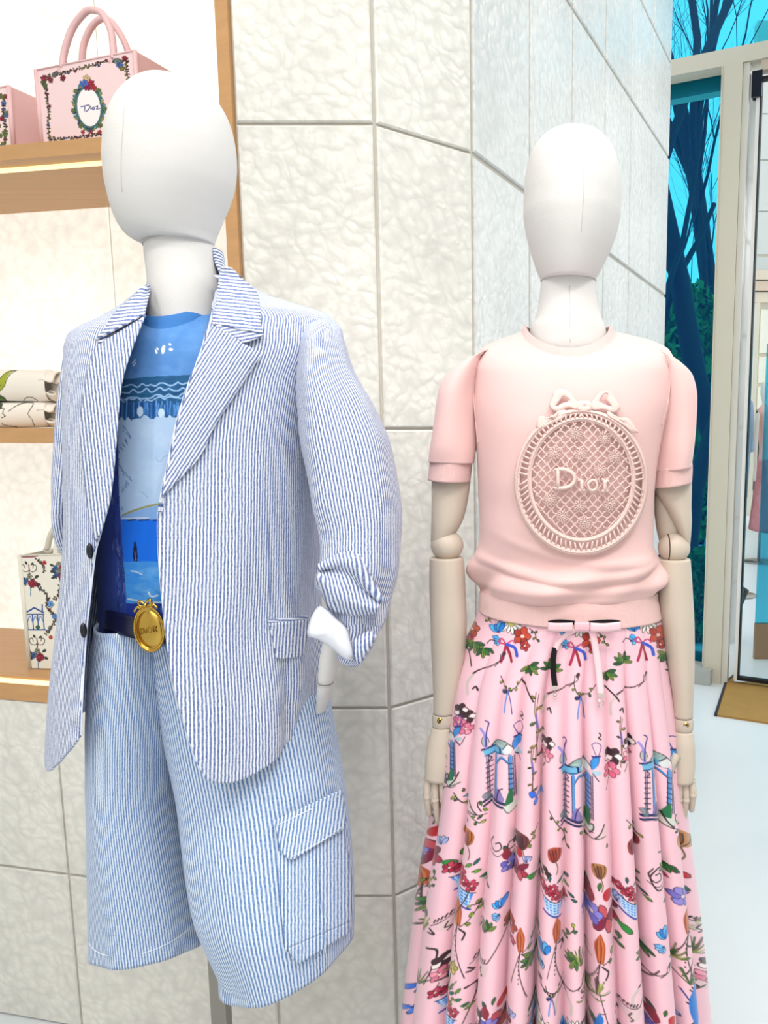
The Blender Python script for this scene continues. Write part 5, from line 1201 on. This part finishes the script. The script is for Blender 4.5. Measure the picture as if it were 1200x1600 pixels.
def capital(x, y, s=1.0, f=1):
    cv.line([(x-20*s*f,y),(x-6*s*f,y-3*s),(x+10*s*f,y-9*s)], 1.2, K); cv.line([(x-22*s*f,y+4*s),(x-16*s*f,y+14*s),(x-24*s*f,y+10*s)], 1.8, K)
    for k in range(6): cv.line([(x-16*s*f+k*4*s*f,y-4*s-k*1*s),(x-14*s*f+k*4*s*f,y-8*s-k*1*s)], 1.7, K)
    cv.blob([(x-14*s*f,y+2*s),(x+10*s*f,y-6*s),(x+6*s*f,y+12*s),(x-8*s*f,y+14*s)], (214,192,190), .6); cv.line([(x-2*s*f,y+2*s),(x-5*s*f,y+9*s),(x,y+12*s),(x-3*s*f,y+16*s)], 1.4, K)
    cv.line([(x-26*s*f,y+34*s),(x-14*s*f,y+40*s),(x-17*s*f,y+60*s),(x-30*s*f,y+90*s)], 2.4, K, 1, True, 1.2); cv.line([(x+10*s*f,y-10*s),(x+30*s*f,y-40*s),(x+40*s*f,y-60*s)], 1.6, (80,56,60))
def bird(x, y, s=1.0):
    cv.blob([(x,y-26*s),(x+5*s,y-20*s),(x+3*s,y-6*s),(x+6*s,y+12*s),(x+2*s,y+30*s),(x-5*s,y+12*s),(x-6*s,y-6*s),(x-3*s,y-18*s)], (40,120,206)); cv.line([(x-6*s,y-4*s),(x-12*s,y-14*s)], 1.6, (20,50,130)); cv.line([(x,y-26*s),(x+8*s,y-29*s)], 1.2, K)
def bluebird(x, y, s=1.0):
    cv.petal(x, y, 15*s, 8*s, -2.3, (50,110,220), (20,30,100)); cv.petal(x, y, 12*s, 7*s, -.5, (110,170,240), (20,30,100)); cv.petal(x, y, 12*s, 5*s, 1.7, (70,130,230), (20,30,100))
def grass(x, y, s=1.0):
    for k in range(12): a = -PI/2 + U(-1.2,1.2); cv.line([(x,y),(x+U(10,26)*s*math.cos(a), y+U(12,30)*s*math.sin(a))], U(.9,2), ((110,120,60),(60,90,50),(150,160,80),(90,60,60))[rn.randint(4)])
def trellis(x, y, s=1.0):
    cv.line([(x,y-60*s),(x-2*s,y-30*s),(x+3*s,y),(x,y+30*s),(x-1*s,y+50*s)], 1.2, (120,90,60)); cv.line([(x+4*s,y-56*s),(x,y-20*s),(x+2*s,y+40*s)], .8, K)
    for k in range(6): leaf(x, y-50*s+k*18*s, U(9,13)*s, U(-.6,.6) if k%2 else PI+U(-.6,.6), ((150,150,60),(190,170,70),(70,120,60))[k%3])
    cv.line([(x,y-24*s),(x+3*s,y-2*s)], 2.6, (90,90,180), .7)
# ---- layout of the print
for x, y in ((798,1002),(905,1008),(1010,1000)): bouquet(x, y, 1.12)
five(738,982,12,(176,60,40),(196,80,50)); five(733,998,7,(180,40,80),(200,60,90))
for x, y, a in ((757,1012,.3),(828,1040,-.6),(862,1046,3.1),(948,1050,-.5),(973,1036,2.9),(742,1003,.1),(1043,1022,.2)): palm5(x, y, 1.25, a)
branch(778,1030); branch(893,1063); branch(1000,1062); garland(795,1070); garland(908,1080)
cv.line([(815,1060),(828,1085),(834,1095)], 2, K); cv.line([(945,1072),(960,1086),(966,1094)], 2, K); cv.line([(1040,1046),(1056,1052),(1064,1064)], 2, K); cv.line([(726,1010),(734,1020),(738,1040)], 1.6, K)
for x, y in ((742,1076),(858,1108),(970,1108)): cv.line([(x-3,y),(x+1,y-3),(x+3,y+4)], 2, K)
trellis(838,1140); trellis(968,1160,.7); trellis(832,1205,.7)
for x, y, c in ((731,1120,(236,150,170)),(722,1108,(222,110,150)),(856,1160,(240,180,190)),(957,1180,(230,110,140)),(982,1160,(240,190,196))): pansy(x, y, 1.0 if x != 957 else 1.25, c)
pavilion(777,1170); pavilion(897,1200,1.02); pavilion(1020,1192,1.0); pavilion(692,1150,.8); pavilion(1110,1190,.8)
bluebird(838,1244); scrollbranch(706,1225,.9,1); sprig([(712,1236),(722,1256),(740,1272),(752,1282)]); scrollbranch(748,1268,.9,-1); scrollbranch(928,1305); scrollbranch(1048,1290,.95,-1); sprig([(858,1262),(868,1280),(880,1300),(884,1320)]); sprig([(975,1275),(990,1292),(998,1306)])
sprig([(840,1290),(834,1302),(828,1312)]); leaf(715,1240,9,2.4,(190,206,60)); leaf(722,1246,10,.2,(150,196,230))
rosebrown(675,1258,.9,(186,140,84),(140,80,50)); rosebrown(732,1306); rosebrown(815,1312,1.0,(110,50,50),(80,30,40)); rosebrown(866,1332,.9,(170,70,50),(150,50,40)); rosebrown(934,1356,.9,(176,116,66),(130,80,50)); rosebrown(988,1320,1.0,(150,50,56),(110,30,40)); rosebrown(1064,1314,1.05,(190,130,70),(140,80,40))
for x, y, f in ((780,1318,1),(800,1322,-1),(1022,1366,1),(806,1350,1)): scroll(x, y, 1.1, f)
cv.line([(1024,1326),(1032,1330),(1030,1345),(1020,1352),(1012,1366),(1022,1384),(1036,1376)], 1.8, K)
five(850,1360,10,(246,214,218),(60,34,40)); 
lily(677,1330,1.0); lily(944,1425,1.12); lily(810,1352,.8)
five(1060,1395,15,(122,112,196),(146,134,210),(50,44,110),6); cv.petal(1066,1372,12,10,-.6,(190,40,50),K); cv.petal(1046,1372,14,10,3.4,(180,60,90),K); cv.petal(1052,1360,12,9,-2.2,(176,96,50),K); leaf(1066,1384,14,.6,(40,110,90)); leaf(1042,1398,12,2.7,(40,110,70))
basket(726,1378,1.0); basket(866,1400,.85); basket(982,1400,.8)
plume(720,1398,1.0); plume(935,1450,1.1); plume(1068,1412,1.0); plume(870,1430,.9); plume(662,1350,.8); plume(815,1440,.9)
tulip(786,1412,1.2); tulip(782,1420,.8,(110,180,230),(150,200,240),2.4); five(798,1442,12,(196,90,50),(170,60,44)); five(801,1463,6,(190,40,90),(210,70,110)); tulip(853,1482,1.3); tulip(848,1494,.9,(110,180,230),(150,200,240),2.2); tulip(1034,1458,1.35); tulip(1030,1468,.9,(110,180,230),(150,200,240),2.2)
for x, y, a in ((765,1445,2.6),(832,1494,.8),(898,1490,.6),(1006,1482,.2),(1040,1350,.3),(670,1412,1.2)): palm5(x, y, 1.3, a)
branch(850,1530,.9,-1); branch(1030,1508,1.0); branch(905,1530,.8); branch(1000,1590,.8); garland(862,1540,.8)
capital(700,1440); capital(756,1502); capital(984,1568); capital(1090,1440,.9); capital(1092,1530,.9)
for x, y in ((690,1502),(754,1578),(836,1580),(1100,1502)): pansy(x, y, 1.1)
for x, y in ((665,1450),(660,1530),(704,1540),(920,1560),(930,1545),(1055,1500),(1070,1530),(905,1500),(1085,1490)): grass(x, y, 1.0)
bird(934,1600,1.1); bird(1077,1560,1.2); bluebird(648,1545,.9); bluebird(642,1575,.8); lily(782,1592,.9); lily(1040,1610,.9); basket(702,1570,.9)
five(712,1502,9,(206,196,90),(180,170,70)); sprig([(655,1370),(668,1374),(680,1380)]); sprig([(690,1560),(700,1556),(712,1552)]); sprig([(760,1420),(740,1408)])
for k in range(26):
    x, y = U(640,1100), U(1620,1700); (bouquet, pansy, lily, rosebrown)[rn.randint(4)](x, y)
EDG = [(944,749,1030),(962,744,1034),(1000,727,1039),(1060,705,1047),(1150,690,1059),(1250,679,1069),(1350,661,1081),(1480,645,1096),(1600,632,1107),(1720,618,1120)]
KB = Body([(y, L, R, YW, .110 + (y-944)/776*.17) for y, L, R in EDG])
zt, zb_ = KB.z[0], KB.z[-1]
th = np.concatenate([np.linspace(-PI, -PI*.56, 60)[:-1], np.linspace(-PI*.56, PI*.56, 900), np.linspace(PI*.56, PI, 60)[1:]])
zm = float(W(889,1560,YW).z); Zs = np.concatenate([np.linspace(zt, zm, 600), np.linspace(zm, zb_, 30)[1:]]); nz = len(Zs)
for _ in range(1): cv.a[1:-1,1:-1] = (cv.a[:-2,1:-1]+cv.a[2:,1:-1]+cv.a[1:-1,:-2]+cv.a[1:-1,2:]+2*cv.a[1:-1,1:-1])/6
TT, ZZ = np.meshgrid(th, Zs)
sN = np.sin(TT)
# folds: valleys at these pixels of the lower skirt (measured near y = 1500) with their depth
vx = np.array([610,655,703,748,790,832,872,907,950,992,1040,1075,1120.]); dpt = np.array([.4,.5,.75,.35,.6,1.25,.3,1.0,.3,1.15,.8,.5,.4])
cxp = 870.5; ap = 227.0
sv = np.arcsin(np.clip((vx-cxp)/ap, -.999, .999)); sv = np.concatenate([[-PI,-2.6,-2.1], [-1.75], sv[(sv>-1.5)&(sv<1.5)], [1.75], [2.1,2.6,PI]])
dv = np.concatenate([[.8,.8,.8],[.6], dpt[(np.arcsin(np.clip((vx-cxp)/ap,-.999,.999))>-1.5)&(np.arcsin(np.clip((vx-cxp)/ap,-.999,.999))<1.5)], [.6],[.8,.8,.8]])
i = np.clip(np.searchsorted(sv, TT)-1, 0, len(sv)-2); u_ = (TT-sv[i])/(sv[i+1]-sv[i]); wv = (sv[i+1]-sv[i])
dep = dv[i]*(1-u_) + dv[i+1]*u_
fold_ = np.sin(PI*u_)**.75*np.minimum(1, wv/.2) - dep*(1-np.sin(PI*np.clip(u_,0,1)))**2.2*np.minimum(1, wv/.16)
q_ = (zt-ZZ)/(zt-zb_)
amp = .0010 + .044*np.clip((q_-.03)/.9, 0, 1)**.8
V = KB.pt(TT, ZZ); dd = fold_*amp - .3*amp
V[...,0] += dd*np.sin(TT)*.35; V[...,1] -= dd*np.cos(TT)
# nominal (unfolded) position carries the print
P0 = KB.pt(TT, ZZ).reshape(-1,3); kx = P0 - np.array([0,0,CAMH]); fd = kx[:,1]*CP - kx[:,2]*SP; ux = PX + F*kx[:,0]/fd; uy = PY - F*(kx[:,1]*SP + kx[:,2]*CP)/fd
bk_ = np.abs(TT).reshape(-1) > PI/2; ux = np.where(bk_, 2*889-ux, ux)
cc = cv.sample(ux, np.clip(uy, 935, 1718))
mk('skirt_body', V.reshape(-1,3), gridfaces(nz, len(th)), M['skirt'], skirt, col=cc)
wb = Body([(936,756,1022,YW,.100),(948,750,1029,YW,.108)]); loft_obj('waistband', wb, M['satin'], skirt, nz=6, nt=72, solid=.002)
# bow
def ribbonstrip(name, A, Yo, wid, m, parent, solid=.0012):
    P = resample(crom([(p[0],p[1]) for p in A], 8), 40); O = np.interp(np.linspace(0,1,40), np.linspace(0,1,len(Yo)), Yo); V = []
    for k in range(40):
        d = P[min(39,k+1)]-P[max(0,k-1)]; d /= np.linalg.norm(d)+1e-9; n = np.array([-d[1], d[0]])*wid/2
        for s_ in (-1,-.4,.4,1): q = P[k]+n*s_; V.append(tuple(W(q[0], q[1], O[k] - .001*(1-s_*s_))))
    f = gridfaces(40,4); a,b,c = [np.array(V[j]) for j in f[0][:3]]
    if np.cross(b-a,c-b)[1] > 0: f = f[:, ::-1]
    return mk(name, np.array(V), f, m, parent, solid=solid)
yb = KB.front(912,982).y - .012
bow = ribbonstrip('bow_loop', [(856,979.5),(870,980.5),(895,980)], [yb-.006,yb-.018,yb-.010], 14.5, M['satin'], skirt)
ribbonstrip('bow_loop', [(922,980),(945,981),(970,978.5)], [yb-.010,yb-.018,yb-.006], 14.5, M['satin'], skirt)
for xs in ((857,866,880,898),(920,940,958,969)):
    ribbonstrip('bow_lining', [(xs[0],973.5),(xs[1],971.5),(xs[2],971.2),(xs[3],973)], [yb-.002,yb+.002,yb+.002,yb-.002], 6.5, M['velvet'], skirt)
ribbonstrip('bow_knot', [(898,980),(909,979.5),(921,980)], [yb-.013,yb-.019,yb-.013], 15.5, mat('pink_knot', (244,192,204), .35), skirt)
t1_ = ribbonstrip('bow_tail', [(898,985),(884,993),(872,1006),(866.5,1020)], [yb-.004,yb-.006,yb-.006,yb-.008], 8, M['satin'], skirt)
ribbonstrip('bow_tail', [(867,1012),(864.5,1030),(865,1055),(867.5,1074)], [yb-.007,yb-.012,yb-.016,yb-.02], 9, M['velvet'], skirt)
t2_ = ribbonstrip('bow_tail', [(925,986),(930,1010),(935,1045),(939,1086)], [yb-.004,yb-.008,yb-.014,yb-.022], 11, M['satin'], skirt)
for tx, ty, wd, par, of in ((867.5,1074,10,t1_,.021),(939,1086,11.5,t2_,.023)):
    mb = MB(); c = W(tx, ty, yb-of); mb.box(c, wd/2*c.y/F, .0018, .0028); mb.build('end_clamp', M['silver'], par, False)
    mb = MB(); mb.sweep([W(tx, ty+3, yb-of), W(tx, ty+9, yb-of)], .0006, 5)
    if tx > 900:
        mb.sweep([W(tx-3,ty+8,yb-of), W(tx-3,ty+19,yb-of)], .0011, 6); mb.sweep([W(*p, yb-of) for p in crom([(tx-5,ty+8),(tx+2,ty+9),(tx+4,ty+13.5),(tx+2,ty+18),(tx-5,ty+19)],5)], .0010, 6)
    else: mb.sphere(W(tx, ty+12, yb-of), .0028, n=10, m=8); mb.sphere(W(tx-.3, ty+17, yb-of), .0022, n=10, m=8)
    mb.build('charm', M['silver'], par)

# ================================================================== NICHE CONTENTS
def grid_from_quad(TL, TR, BR, BL, n, m):
    TL, TR, BR, BL = map(np.array, (TL, TR, BR, BL)); s, t = np.meshgrid(np.linspace(0,1,n), np.linspace(0,1,m))
    s = s[...,None]; t = t[...,None]
    return ((TL*(1-s)+TR*s)*(1-t) + (BL*(1-s)+BR*s)*t).reshape(-1, len(TL))
def flower_mini(cv, x, y, r, c, ink=(30,20,28), n=5):
    for k in range(n): a = 2*PI*k/n + x; cv.petal(x, y, r, r*.7, a, c, ink, .5)
def vine(cv, pts, rn, step=4, ink=(46,26,30)):
    P = resample(crom(pts, 8), max(4, int(sum(math.dist(pts[i], pts[i+1]) for i in range(len(pts)-1))/step)))
    cv.line([tuple(p) for p in P], .9, ink, smooth=False)
    for i, p in enumerate(P):
        a = rn.uniform(0, 2*PI)
        for k in range(2): cv.petal(p[0], p[1], rn.uniform(2.5,4.2), 2.2, a+k*2.6+rn.uniform(-.4,.4), [(70,46,44),(120,130,60),(90,50,56),(60,60,50)][rn.randint(4)], ink, .55)
        if i % 5 == 2: flower_mini(cv, p[0]+rn.uniform(-3,3), p[1]+rn.uniform(-3,3), 2.4, [(170,50,70),(90,120,180),(160,140,70)][rn.randint(3)])
def paint_pink():
    rn = np.random.RandomState(3); cv = Canvas(50, 70, 225, 235, 5, (248,218,218))
    quad = lambda u, v: (57+150*u, 110-32*u + v*(112+15*u))
    vine(cv, [quad(.06,.12),quad(.3,.11),quad(.55,.09),quad(.78,.08),quad(.95,.12)], rn, 3.2); vine(cv, [quad(.09,.14),quad(.09,.4),quad(.1,.6),quad(.08,.8),quad(.08,1)], rn, 3.2); vine(cv, [quad(.93,.12),quad(.94,.4),quad(.91,.7),quad(.92,1)], rn, 3.2); vine(cv, [quad(.1,.985),quad(.4,.99),quad(.7,.98)], rn, 3.2)
    for u, v, c in ((.08,.13,(176,44,60)),(.13,.16,(150,60,70)),(.06,.2,(90,110,60)),(.27,.16,(150,40,60)),(.93,.1,(170,40,56)),(.87,.14,(80,120,190)),(.9,.2,(150,140,60)),(.85,.1,(130,150,150)),(.2,.1,(120,120,120))):
        for k in range(3): flower_mini(cv, quad(u,v)[0]+rn.uniform(-3,3), quad(u,v)[1]+rn.uniform(-3,3), rn.uniform(3,4.5), c)
    cx, cy = quad(.53,.60); cx -= 1; cy += 2
    cv.ell(cx, cy, 24, 37, (70,110,110)); cv.ell(cx, cy, 18, 30, (252,244,242))
    for k in range(70):
        a = 2*PI*k/70; r = rn.uniform(.98,1.12); cv.petal(cx+21*math.cos(a), cy+33.5*math.sin(a), rn.uniform(4,7), 3.4, a+rn.uniform(-1.3,1.3), [(80,140,140),(60,90,130),(110,150,90),(180,150,70),(60,70,100),(150,200,190)][rn.randint(6)], (20,24,34), .5)
    for a in (-2.4,-.8,.1,.9,2.2,3.0): flower_mini(cv, cx+25*math.cos(a), cy+37*math.sin(a), 4, (110,130,70))
    for dx, dy, c in ((-7,-36,(60,120,190)),(6,-38,(176,40,70)),(0,-45,(220,190,140)),(0,-31,(150,30,80)),(9,-31,(170,50,60)),(-3,-38,(90,110,190))): flower_mini(cv, cx+dx, cy+dy, 6, c)
    for dx in (-12,0,14): flower_mini(cv, cx+dx, cy+39, 3.4, (196,60,70))
    N = (24,44,120)
    for s_ in ([(-12,-1),(-6,-2),(1,-3),(0,3),(-5,7)],[(-6,-1),(-7,6)],[(3,-1),(3,3)],[(7,0),(5,2),(7,4),(9,1),(7,0)],[(11,-1),(14,-2),(13,1),(12,3),(17,2)]):
        cv.line([(cx+a, cy+b) for a, b in s_], 1.5, N)
    return cv
def tote(label, group, quad, depthY, thick, body, canvas, handles, side, facing=None):
    """quad TL,TR,BR,BL in px standing at depth function depthY(px)"""
    P = [W(x, y, depthY(x)) for x, y in quad]
    P[3] = Vector((P[0].x, P[0].y, P[3].z)); P[2] = Vector((P[1].x, P[1].y, P[2].z))
    base = (P[2]+P[3])/2; t = thing('tote_bag', label, 'bag', base, group)
    TL, TR, BR, BL = [np.array(p) for p in P]
    d = (TR-TL); d[2] = 0; d /= np.linalg.norm(d); n = np.array([d[1], -d[0], 0.0]); n = n if n[1] < 0 else -n
    n_, m_ = 190, 170
    V = grid_from_quad(TL, TR, BR, BL, n_, m_); px = grid_from_quad(*[np.array(q, float) for q in quad], n_, m_)
    cc = canvas.sample(px[:,0], px[:,1]) if canvas else None
    f = gridfaces(m_, n_); a, b, c = V[f[0][0]], V[f[0][1]], V[f[0][2]]
    if np.cross(b-a, c-b)@n < 0: f = f[:, ::-1]
    mk('front_panel', V + n*.0006, f, M['bagprint'] if canvas else body, t, True, col=cc)
    B = -n*thick
    sh = MB(); w_ = .004
    sh.add([TL, TR, BR, BL, TL+B, TR+B, BR+B, BL+B], [(0,3,2,1),(1,2,6,5),(4,5,6,7),(0,4,7,3),(3,7,6,2)]); sh.build('shell', body, t, False, solid=.002)
    for q0, q1 in ((TL,BL),(TR,BR)): mb = MB(); mb.sweep([tuple(q0+n*.001), tuple(q1+n*.001)], .0045, 10); mb.build('corner_binding', body, t)
    for q0, q1 in ((TL+n*.001,TR+n*.001),(TL+B,TR+B)): mb = MB(); mb.sweep([tuple(q0), tuple(q1)], .0016, 8); mb.build('top_binding', body, t)
    for pts, off in handles:
        mb = MB(); q = crom([W(x, y, depthY(x)+off) for x, y in pts], 10); mb.sweep([tuple(p) for p in q], .0065, 12); hd_ = mb.build('handle', body, t)
        for k in (0, -1): c = Vector(q[k]); mb = MB(); mb.sphere(c + Vector((0,0,-.004)), .012, .004, .009, 12, 6); mb.build('handle_base', body, hd_)
    return t
dl_ = lambda off, rot: (lambda px: hitL(px, 150).y + off - rot*(px-130)/1000)
tote('pale pink structured tote with flower garland and oval wreath, on the oak shelf', 'pink totes on the upper shelf', [(57,110),(211,79),(211,216),(57,232)], dl_(.02,.18), .10, M['bagpink'], paint_pink(),
     [([(98,106),(101,80),(113,45),(130,22),(143,15.5),(160,22),(173,48),(177,75),(178,92)], .004), ([(128,100),(131,70),(142,44),(157,30),(172,33),(187,52),(197,72),(202,88)], .095)], 1)
rn = np.random.RandomState(8); c2 = Canvas(-120, 110, 60, 260, 4, (250,226,222)); vine(c2, [(8,150),(6,180),(10,210),(4,240)], rn, 3); vine(c2, [(-100,170),(-50,160),(6,148)], rn, 3)
for k in range(16): flower_mini(c2, rn.uniform(-4,12), rn.uniform(148,238), 4, [(176,44,60),(90,120,180),(120,140,70)][rn.randint(3)])
tote('pale pink structured tote with a garland-printed edge, standing beside the wreath-printed tote', 'pink totes on the upper shelf', [(-130,165),(14,134),(22,232),(-125,250)], dl_(.02,.18), .10, M['bagpink'], c2,
     [([(-90,160),(-86,120),(-60,80),(-30,92),(-12,130),(-14,146)], .004)], 1)
def paint_cream():
    rn = np.random.RandomState(5); cv = Canvas(15, 855, 165, 1055, 5, (240,235,220)); K = (36,26,34)
    def vol(x, y):
        for f in (-1,1): cv.line([(x,y+6),(x+f*4,y+9),(x+f*10,y+7),(x+f*12,y+1),(x+f*8,y-2),(x+f*6,y+3)], 1.2, K)
        cv.line([(x,y-2),(x,y+8),(x-1,y+14)], 1.8, (150,40,60)); cv.petal(x-2,y-2,6,3,-2.2,(40,50,40),K,.5); cv.petal(x+3,y-1,6,3,-.7,(40,60,50),K,.5)
    def bq(x, y, s=1):
        for dx, dy, c in ((-6,-2,(70,120,170)),(4,-1,(160,40,66)),(0,-8,(150,150,130)),(7,3,(170,50,70)),(2,6,(150,30,60)),(-9,2,(60,100,150)),(0,2,(176,60,80))): flower_mini(cv, x+dx*s, y+dy*s, 4.6*s, c)
        for a in (.3,2.8,-.6,3.6): cv.petal(x+9*s*math.cos(a), y+9*s*math.sin(a), 8*s, 4*s, a, (50,60,46), K, .5)
        cv.line([(x,y+10*s),(x-1,y+22*s)], 1.6, (70,130,170))
    def pav(x, y):
        B = (40,80,150)
        cv.line([(x-14,y),(x-6,y-4),(x,y-7),(x+6,y-4),(x+14,y)], 2.6, B); cv.line([(x-14,y+3),(x+14,y+3)], 2.2, B)
        for u in (-13,-4,4,13): cv.line([(x+u,y+3),(x+u,y+27)], 1.8, B)
        for u in (-8.5,0,8.5): cv.line([(x+u-3.5,y+14),(x+u,y+6),(x+u+3.5,y+14)], 1.4, (90,130,190))
        cv.line([(x-15,y+27),(x+15,y+27)], 2, B); cv.line([(x+12,y),(x+13,y-12)], 2.2, B); cv.ell(x+3,y+23,4,3,(50,100,60))
    vol(44,884); bq(44,908); pav(47,956); vol(47,998); bq(46,1024)
    vine(cv, [(58,874),(64,880),(68,892)], rn, 3); cv.ell(69,879,3.4,3.4,(180,50,60))
    vine(cv, [(54,915),(64,922),(70,934),(66,946),(74,956),(78,968),(70,980),(62,990)], rn, 3.4); vine(cv, [(90,915),(86,928),(80,936)], rn, 3)
    for x, y in ((91,888),(92,898),(100,940),(98,1000),(96,960)): bq(x, y, .9)
    flower_mini(cv, 73, 943, 6, (110,160,220)); flower_mini(cv, 78, 962, 5, (90,140,210)); cv.ell(69,995,3.4,3.4,(180,70,60))
    cv.line([(33,870),(50,870),(60,868)], 2, (150,60,90))
    return cv
zsh3 = z3t
dc = lambda px: hitL(px, 1000).y + .05 + .0002*(px-60)
tt = tote('cream canvas tote printed with pavilions and bouquets, standing on the lowest oak shelf', None, [(31,868),(150,864),(150,1046),(32,1044)], dc, .09, M['bagcream'], paint_cream(),
     [([(88,866),(89,850),(96,820),(112,806),(130,822),(136,850),(137,864)], .004), ([(74,858),(80,835),(96,812),(112,812),(124,840),(126,858)], .085)], 1)
# folded cream blankets
def blanket(label, y0, y1, seed):
    cv = Canvas(-140, 560, 110, 690, 4, (246,238,224)); K = (30,26,24)
    cv.blob([(-10,604),(0,590),(8,583),(20,579),(28,577),(16,583),(9,594),(6,604),(0,612),(-12,622)], (168,176,50)); cv.line([(-10,602),(2,589),(12,581),(28,577.5)], 1.1, K); cv.line([(28,577.5),(17,584),(10,594),(7,603),(0,611)], 1.2, K)
    cv.ell(1,602,1.2,1.2,K); cv.blob([(-6,616),(2,618),(10,624),(4,628),(-6,628)], (90,120,40)); cv.line([(-4,618),(3,620),(10,626)], 2, K)
    cv.line([(37,626),(42,621),(50,621),(59,626)], 1.2, K); cv.line([(13,643),(24,635),(38,629.5),(52,630),(47,640),(44,647),(50,656),(54,666)], 1.2, K)
    cv.line([(-2,640),(6,638),(4,646),(8,650),(2,653)], 1.3, K); cv.line([(3,661),(6,664),(27,667)], 1.1, K); cv.blob([(-6,628),(4,630),(2,638),(-6,640)], (70,80,60))
    cL = hitL(66, (y0+y1)/2); Yd = hitL(30, y0).y + .035
    z1 = W(30, y0, Yd).z; z0 = W(30, y1, Yd).z; hh = (z1-z0)/2; zc = (z0+z1)/2
    t = thing('folded_blanket', label, 'blanket', (cL.x-.05, Yd, z0), 'folded cream blankets')
    # rolled outer layer: rounded slab whose right end shows the fold spiral
    xl, xr = W(-140, y0, Yd).x, W(68, y0, Yd).x
    prof = []; D = .30
    for a in np.linspace(-PI/2, PI/2, 40): prof.append((Yd + .018 - .018*math.cos(a)**.8, zc + hh*math.sin(a)))
    prof = prof + [(Yd + D, z1 - .002), (Yd + D, z0 + .002)]
    n = 150; V = []; m_ = len(prof)
    for i in range(n):
        x = xl + (xr-xl)*i/(n-1); r = 1 - .10*max(0, (i/(n-1)-.93)/.07)**2
        for y, z in prof: V.append((x, y + .0016*math.sin(x*30+z*20), zc + (z-zc)*r + .0012*math.sin(x*23+y*9+seed)))
    V = np.array(V); px = np.array([to_px(v) for v in V]); cc = cv.sample(px[:,0], px[:,1]); cc[V[:,1] > Yd+.05] = lin((246,238,224))
    f = np.array([(i*m_+k, (i+1)*m_+k, (i+1)*m_+(k+1)%m_, i*m_+(k+1)%m_) for i in range(n-1) for k in range(m_)])
    mk('outer_fold', V, f, M['wool'], t, col=cc)
    wc = M['cream_inner']
    xe = xr
    for k, (r, w0) in enumerate(((1.0,.034),(.72,.028),(.42,.022))):
        mb = MB(); pts = []
        for a in np.linspace(.25, 2*PI-.55, 40): pts.append((xe + .004 + .006*k, Yd + .03 + .028*r*math.cos(a+PI) + .012*k, zc + hh*.86*r*math.sin(a)))
        P = np.array(pts); V = []
        for j in range(7): V += [tuple(p + np.array([-.02 + w0*j/6, .0, .0025*math.sin(j)]) ) for p in P]
        mk('inner_fold', np.array(V), gridfaces(7, 40), wc, t, solid=.004)
    mb = MB(); mb.box((xe+.012, Yd+.16, zc), .022, .13, hh*.92); o = mb.build('stacked_layers', wc, t, True); bv = o.modifiers.new('b', 'BEVEL'); bv.width = .012; bv.segments = 5
    return t
M['cream_inner'] = mat('cream_wool_inner', (246,238,224), .95, bump=.2, bscale=200, sheen=.3)
blanket('folded cream wool blanket with a green leaf drawing, upper of two on the oak shelf', 577, 626.5, 0)
blanket('folded cream wool blanket with black line drawing, lower of two resting on the oak shelf', 627.5, 667.5, 2)

# ================================================================== FIGURES BEYOND THE DOOR
Yg = 8.3
fm = thing('mannequin', 'distant wooden mannequin in pink top and patterned skirt, seen through the glass door', 'mannequin', (X_(1194, Yg), Yg, 0))
loft_obj('top', Body([(632,1190,1198,Yg,.05),(640,1184,1204,Yg,.1),(665,1183,1205,Yg,.12),(700,1186,1202,Yg,.1),(722,1184,1204,Yg,.11)]), mat('far_pink', (232,180,172), .8), fm, nz=16, nt=24)
loft_obj('skirt', Body([(718,1184,1204,Yg,.11),(760,1179,1210,Yg,.2),(828,1169,1220,Yg,.3)]), mat('far_pink_print', (216,132,138), .7, nscale=14, namt=.6), fm, nz=16, nt=32, disp=lambda T,t: .012*np.sin(14*T)*(1-t))
loft_obj('head', Body([(596,1193,1195,Yg,.02),(602,1189,1199,Yg,.08),(614,1188,1200,Yg,.1),(626,1190.5,1197.5,Yg,.06),(634,1191,1197,Yg,.05)]), M['linen'], fm, nz=14, nt=20)
tube_obj('arm', [(1184,645,Yg-.1,3.5,0,.04),(1181,690,Yg-.1,3.2,0,.035),(1180,730,Yg-.14,2.6,0,.03),(1178,752,Yg-.15,2.8,0,.025)], M['birch'], fm, 12, 4)
mb = MB(); mb.sweep([(X_(1194,Yg),Yg,0),(X_(1194,Yg),Yg,.6)], .015, 10); mb.sweep([(X_(1194,Yg),Yg,0),(X_(1194,Yg),Yg,.012)], .17, 24); mb.build('stand', M['steel'], fm)
Yj = 6.6; gb = mat('far_denim_blue', (134,146,166), .85)
fj = thing('mannequin', 'distant figure in a grey-blue jacket and trousers, seen through the glass door', 'mannequin', (X_(1167, Yj), Yj, 0))
loft_obj('jacket', Body([(622,1163,1171,Yj,.05),(630,1158,1176,Yj,.09),(660,1157,1178,Yj,.11),(695,1158,1179,Yj,.11),(706,1162,1176,Yj,.1)]), gb, fm if False else fj, nz=14, nt=24, disp=lambda T,t: .006*np.sin(5*T+9*t))
loft_obj('trousers', Body([(704,1163,1173,Yj,.09),(740,1160,1170,Yj,.09),(776,1158,1168,Yj,.08)]), gb, fj, nz=10, nt=20)
loft_obj('head', Body([(584,1166,1168,Yj,.02),(590,1162,1172,Yj,.08),(603,1161,1173,Yj,.1),(616,1164,1170,Yj,.06),(626,1164,1170,Yj,.05)]), M['linen'], fj, nz=14, nt=20)
mb = MB(); mb.sweep([(X_(1164,Yj),Yj,0),(X_(1164,Yj),Yj,.9)], .015, 10); mb.sweep([(X_(1164,Yj),Yj,0),(X_(1164,Yj),Yj,.012)], .15, 24); mb.build('stand', M['steel'], fj)
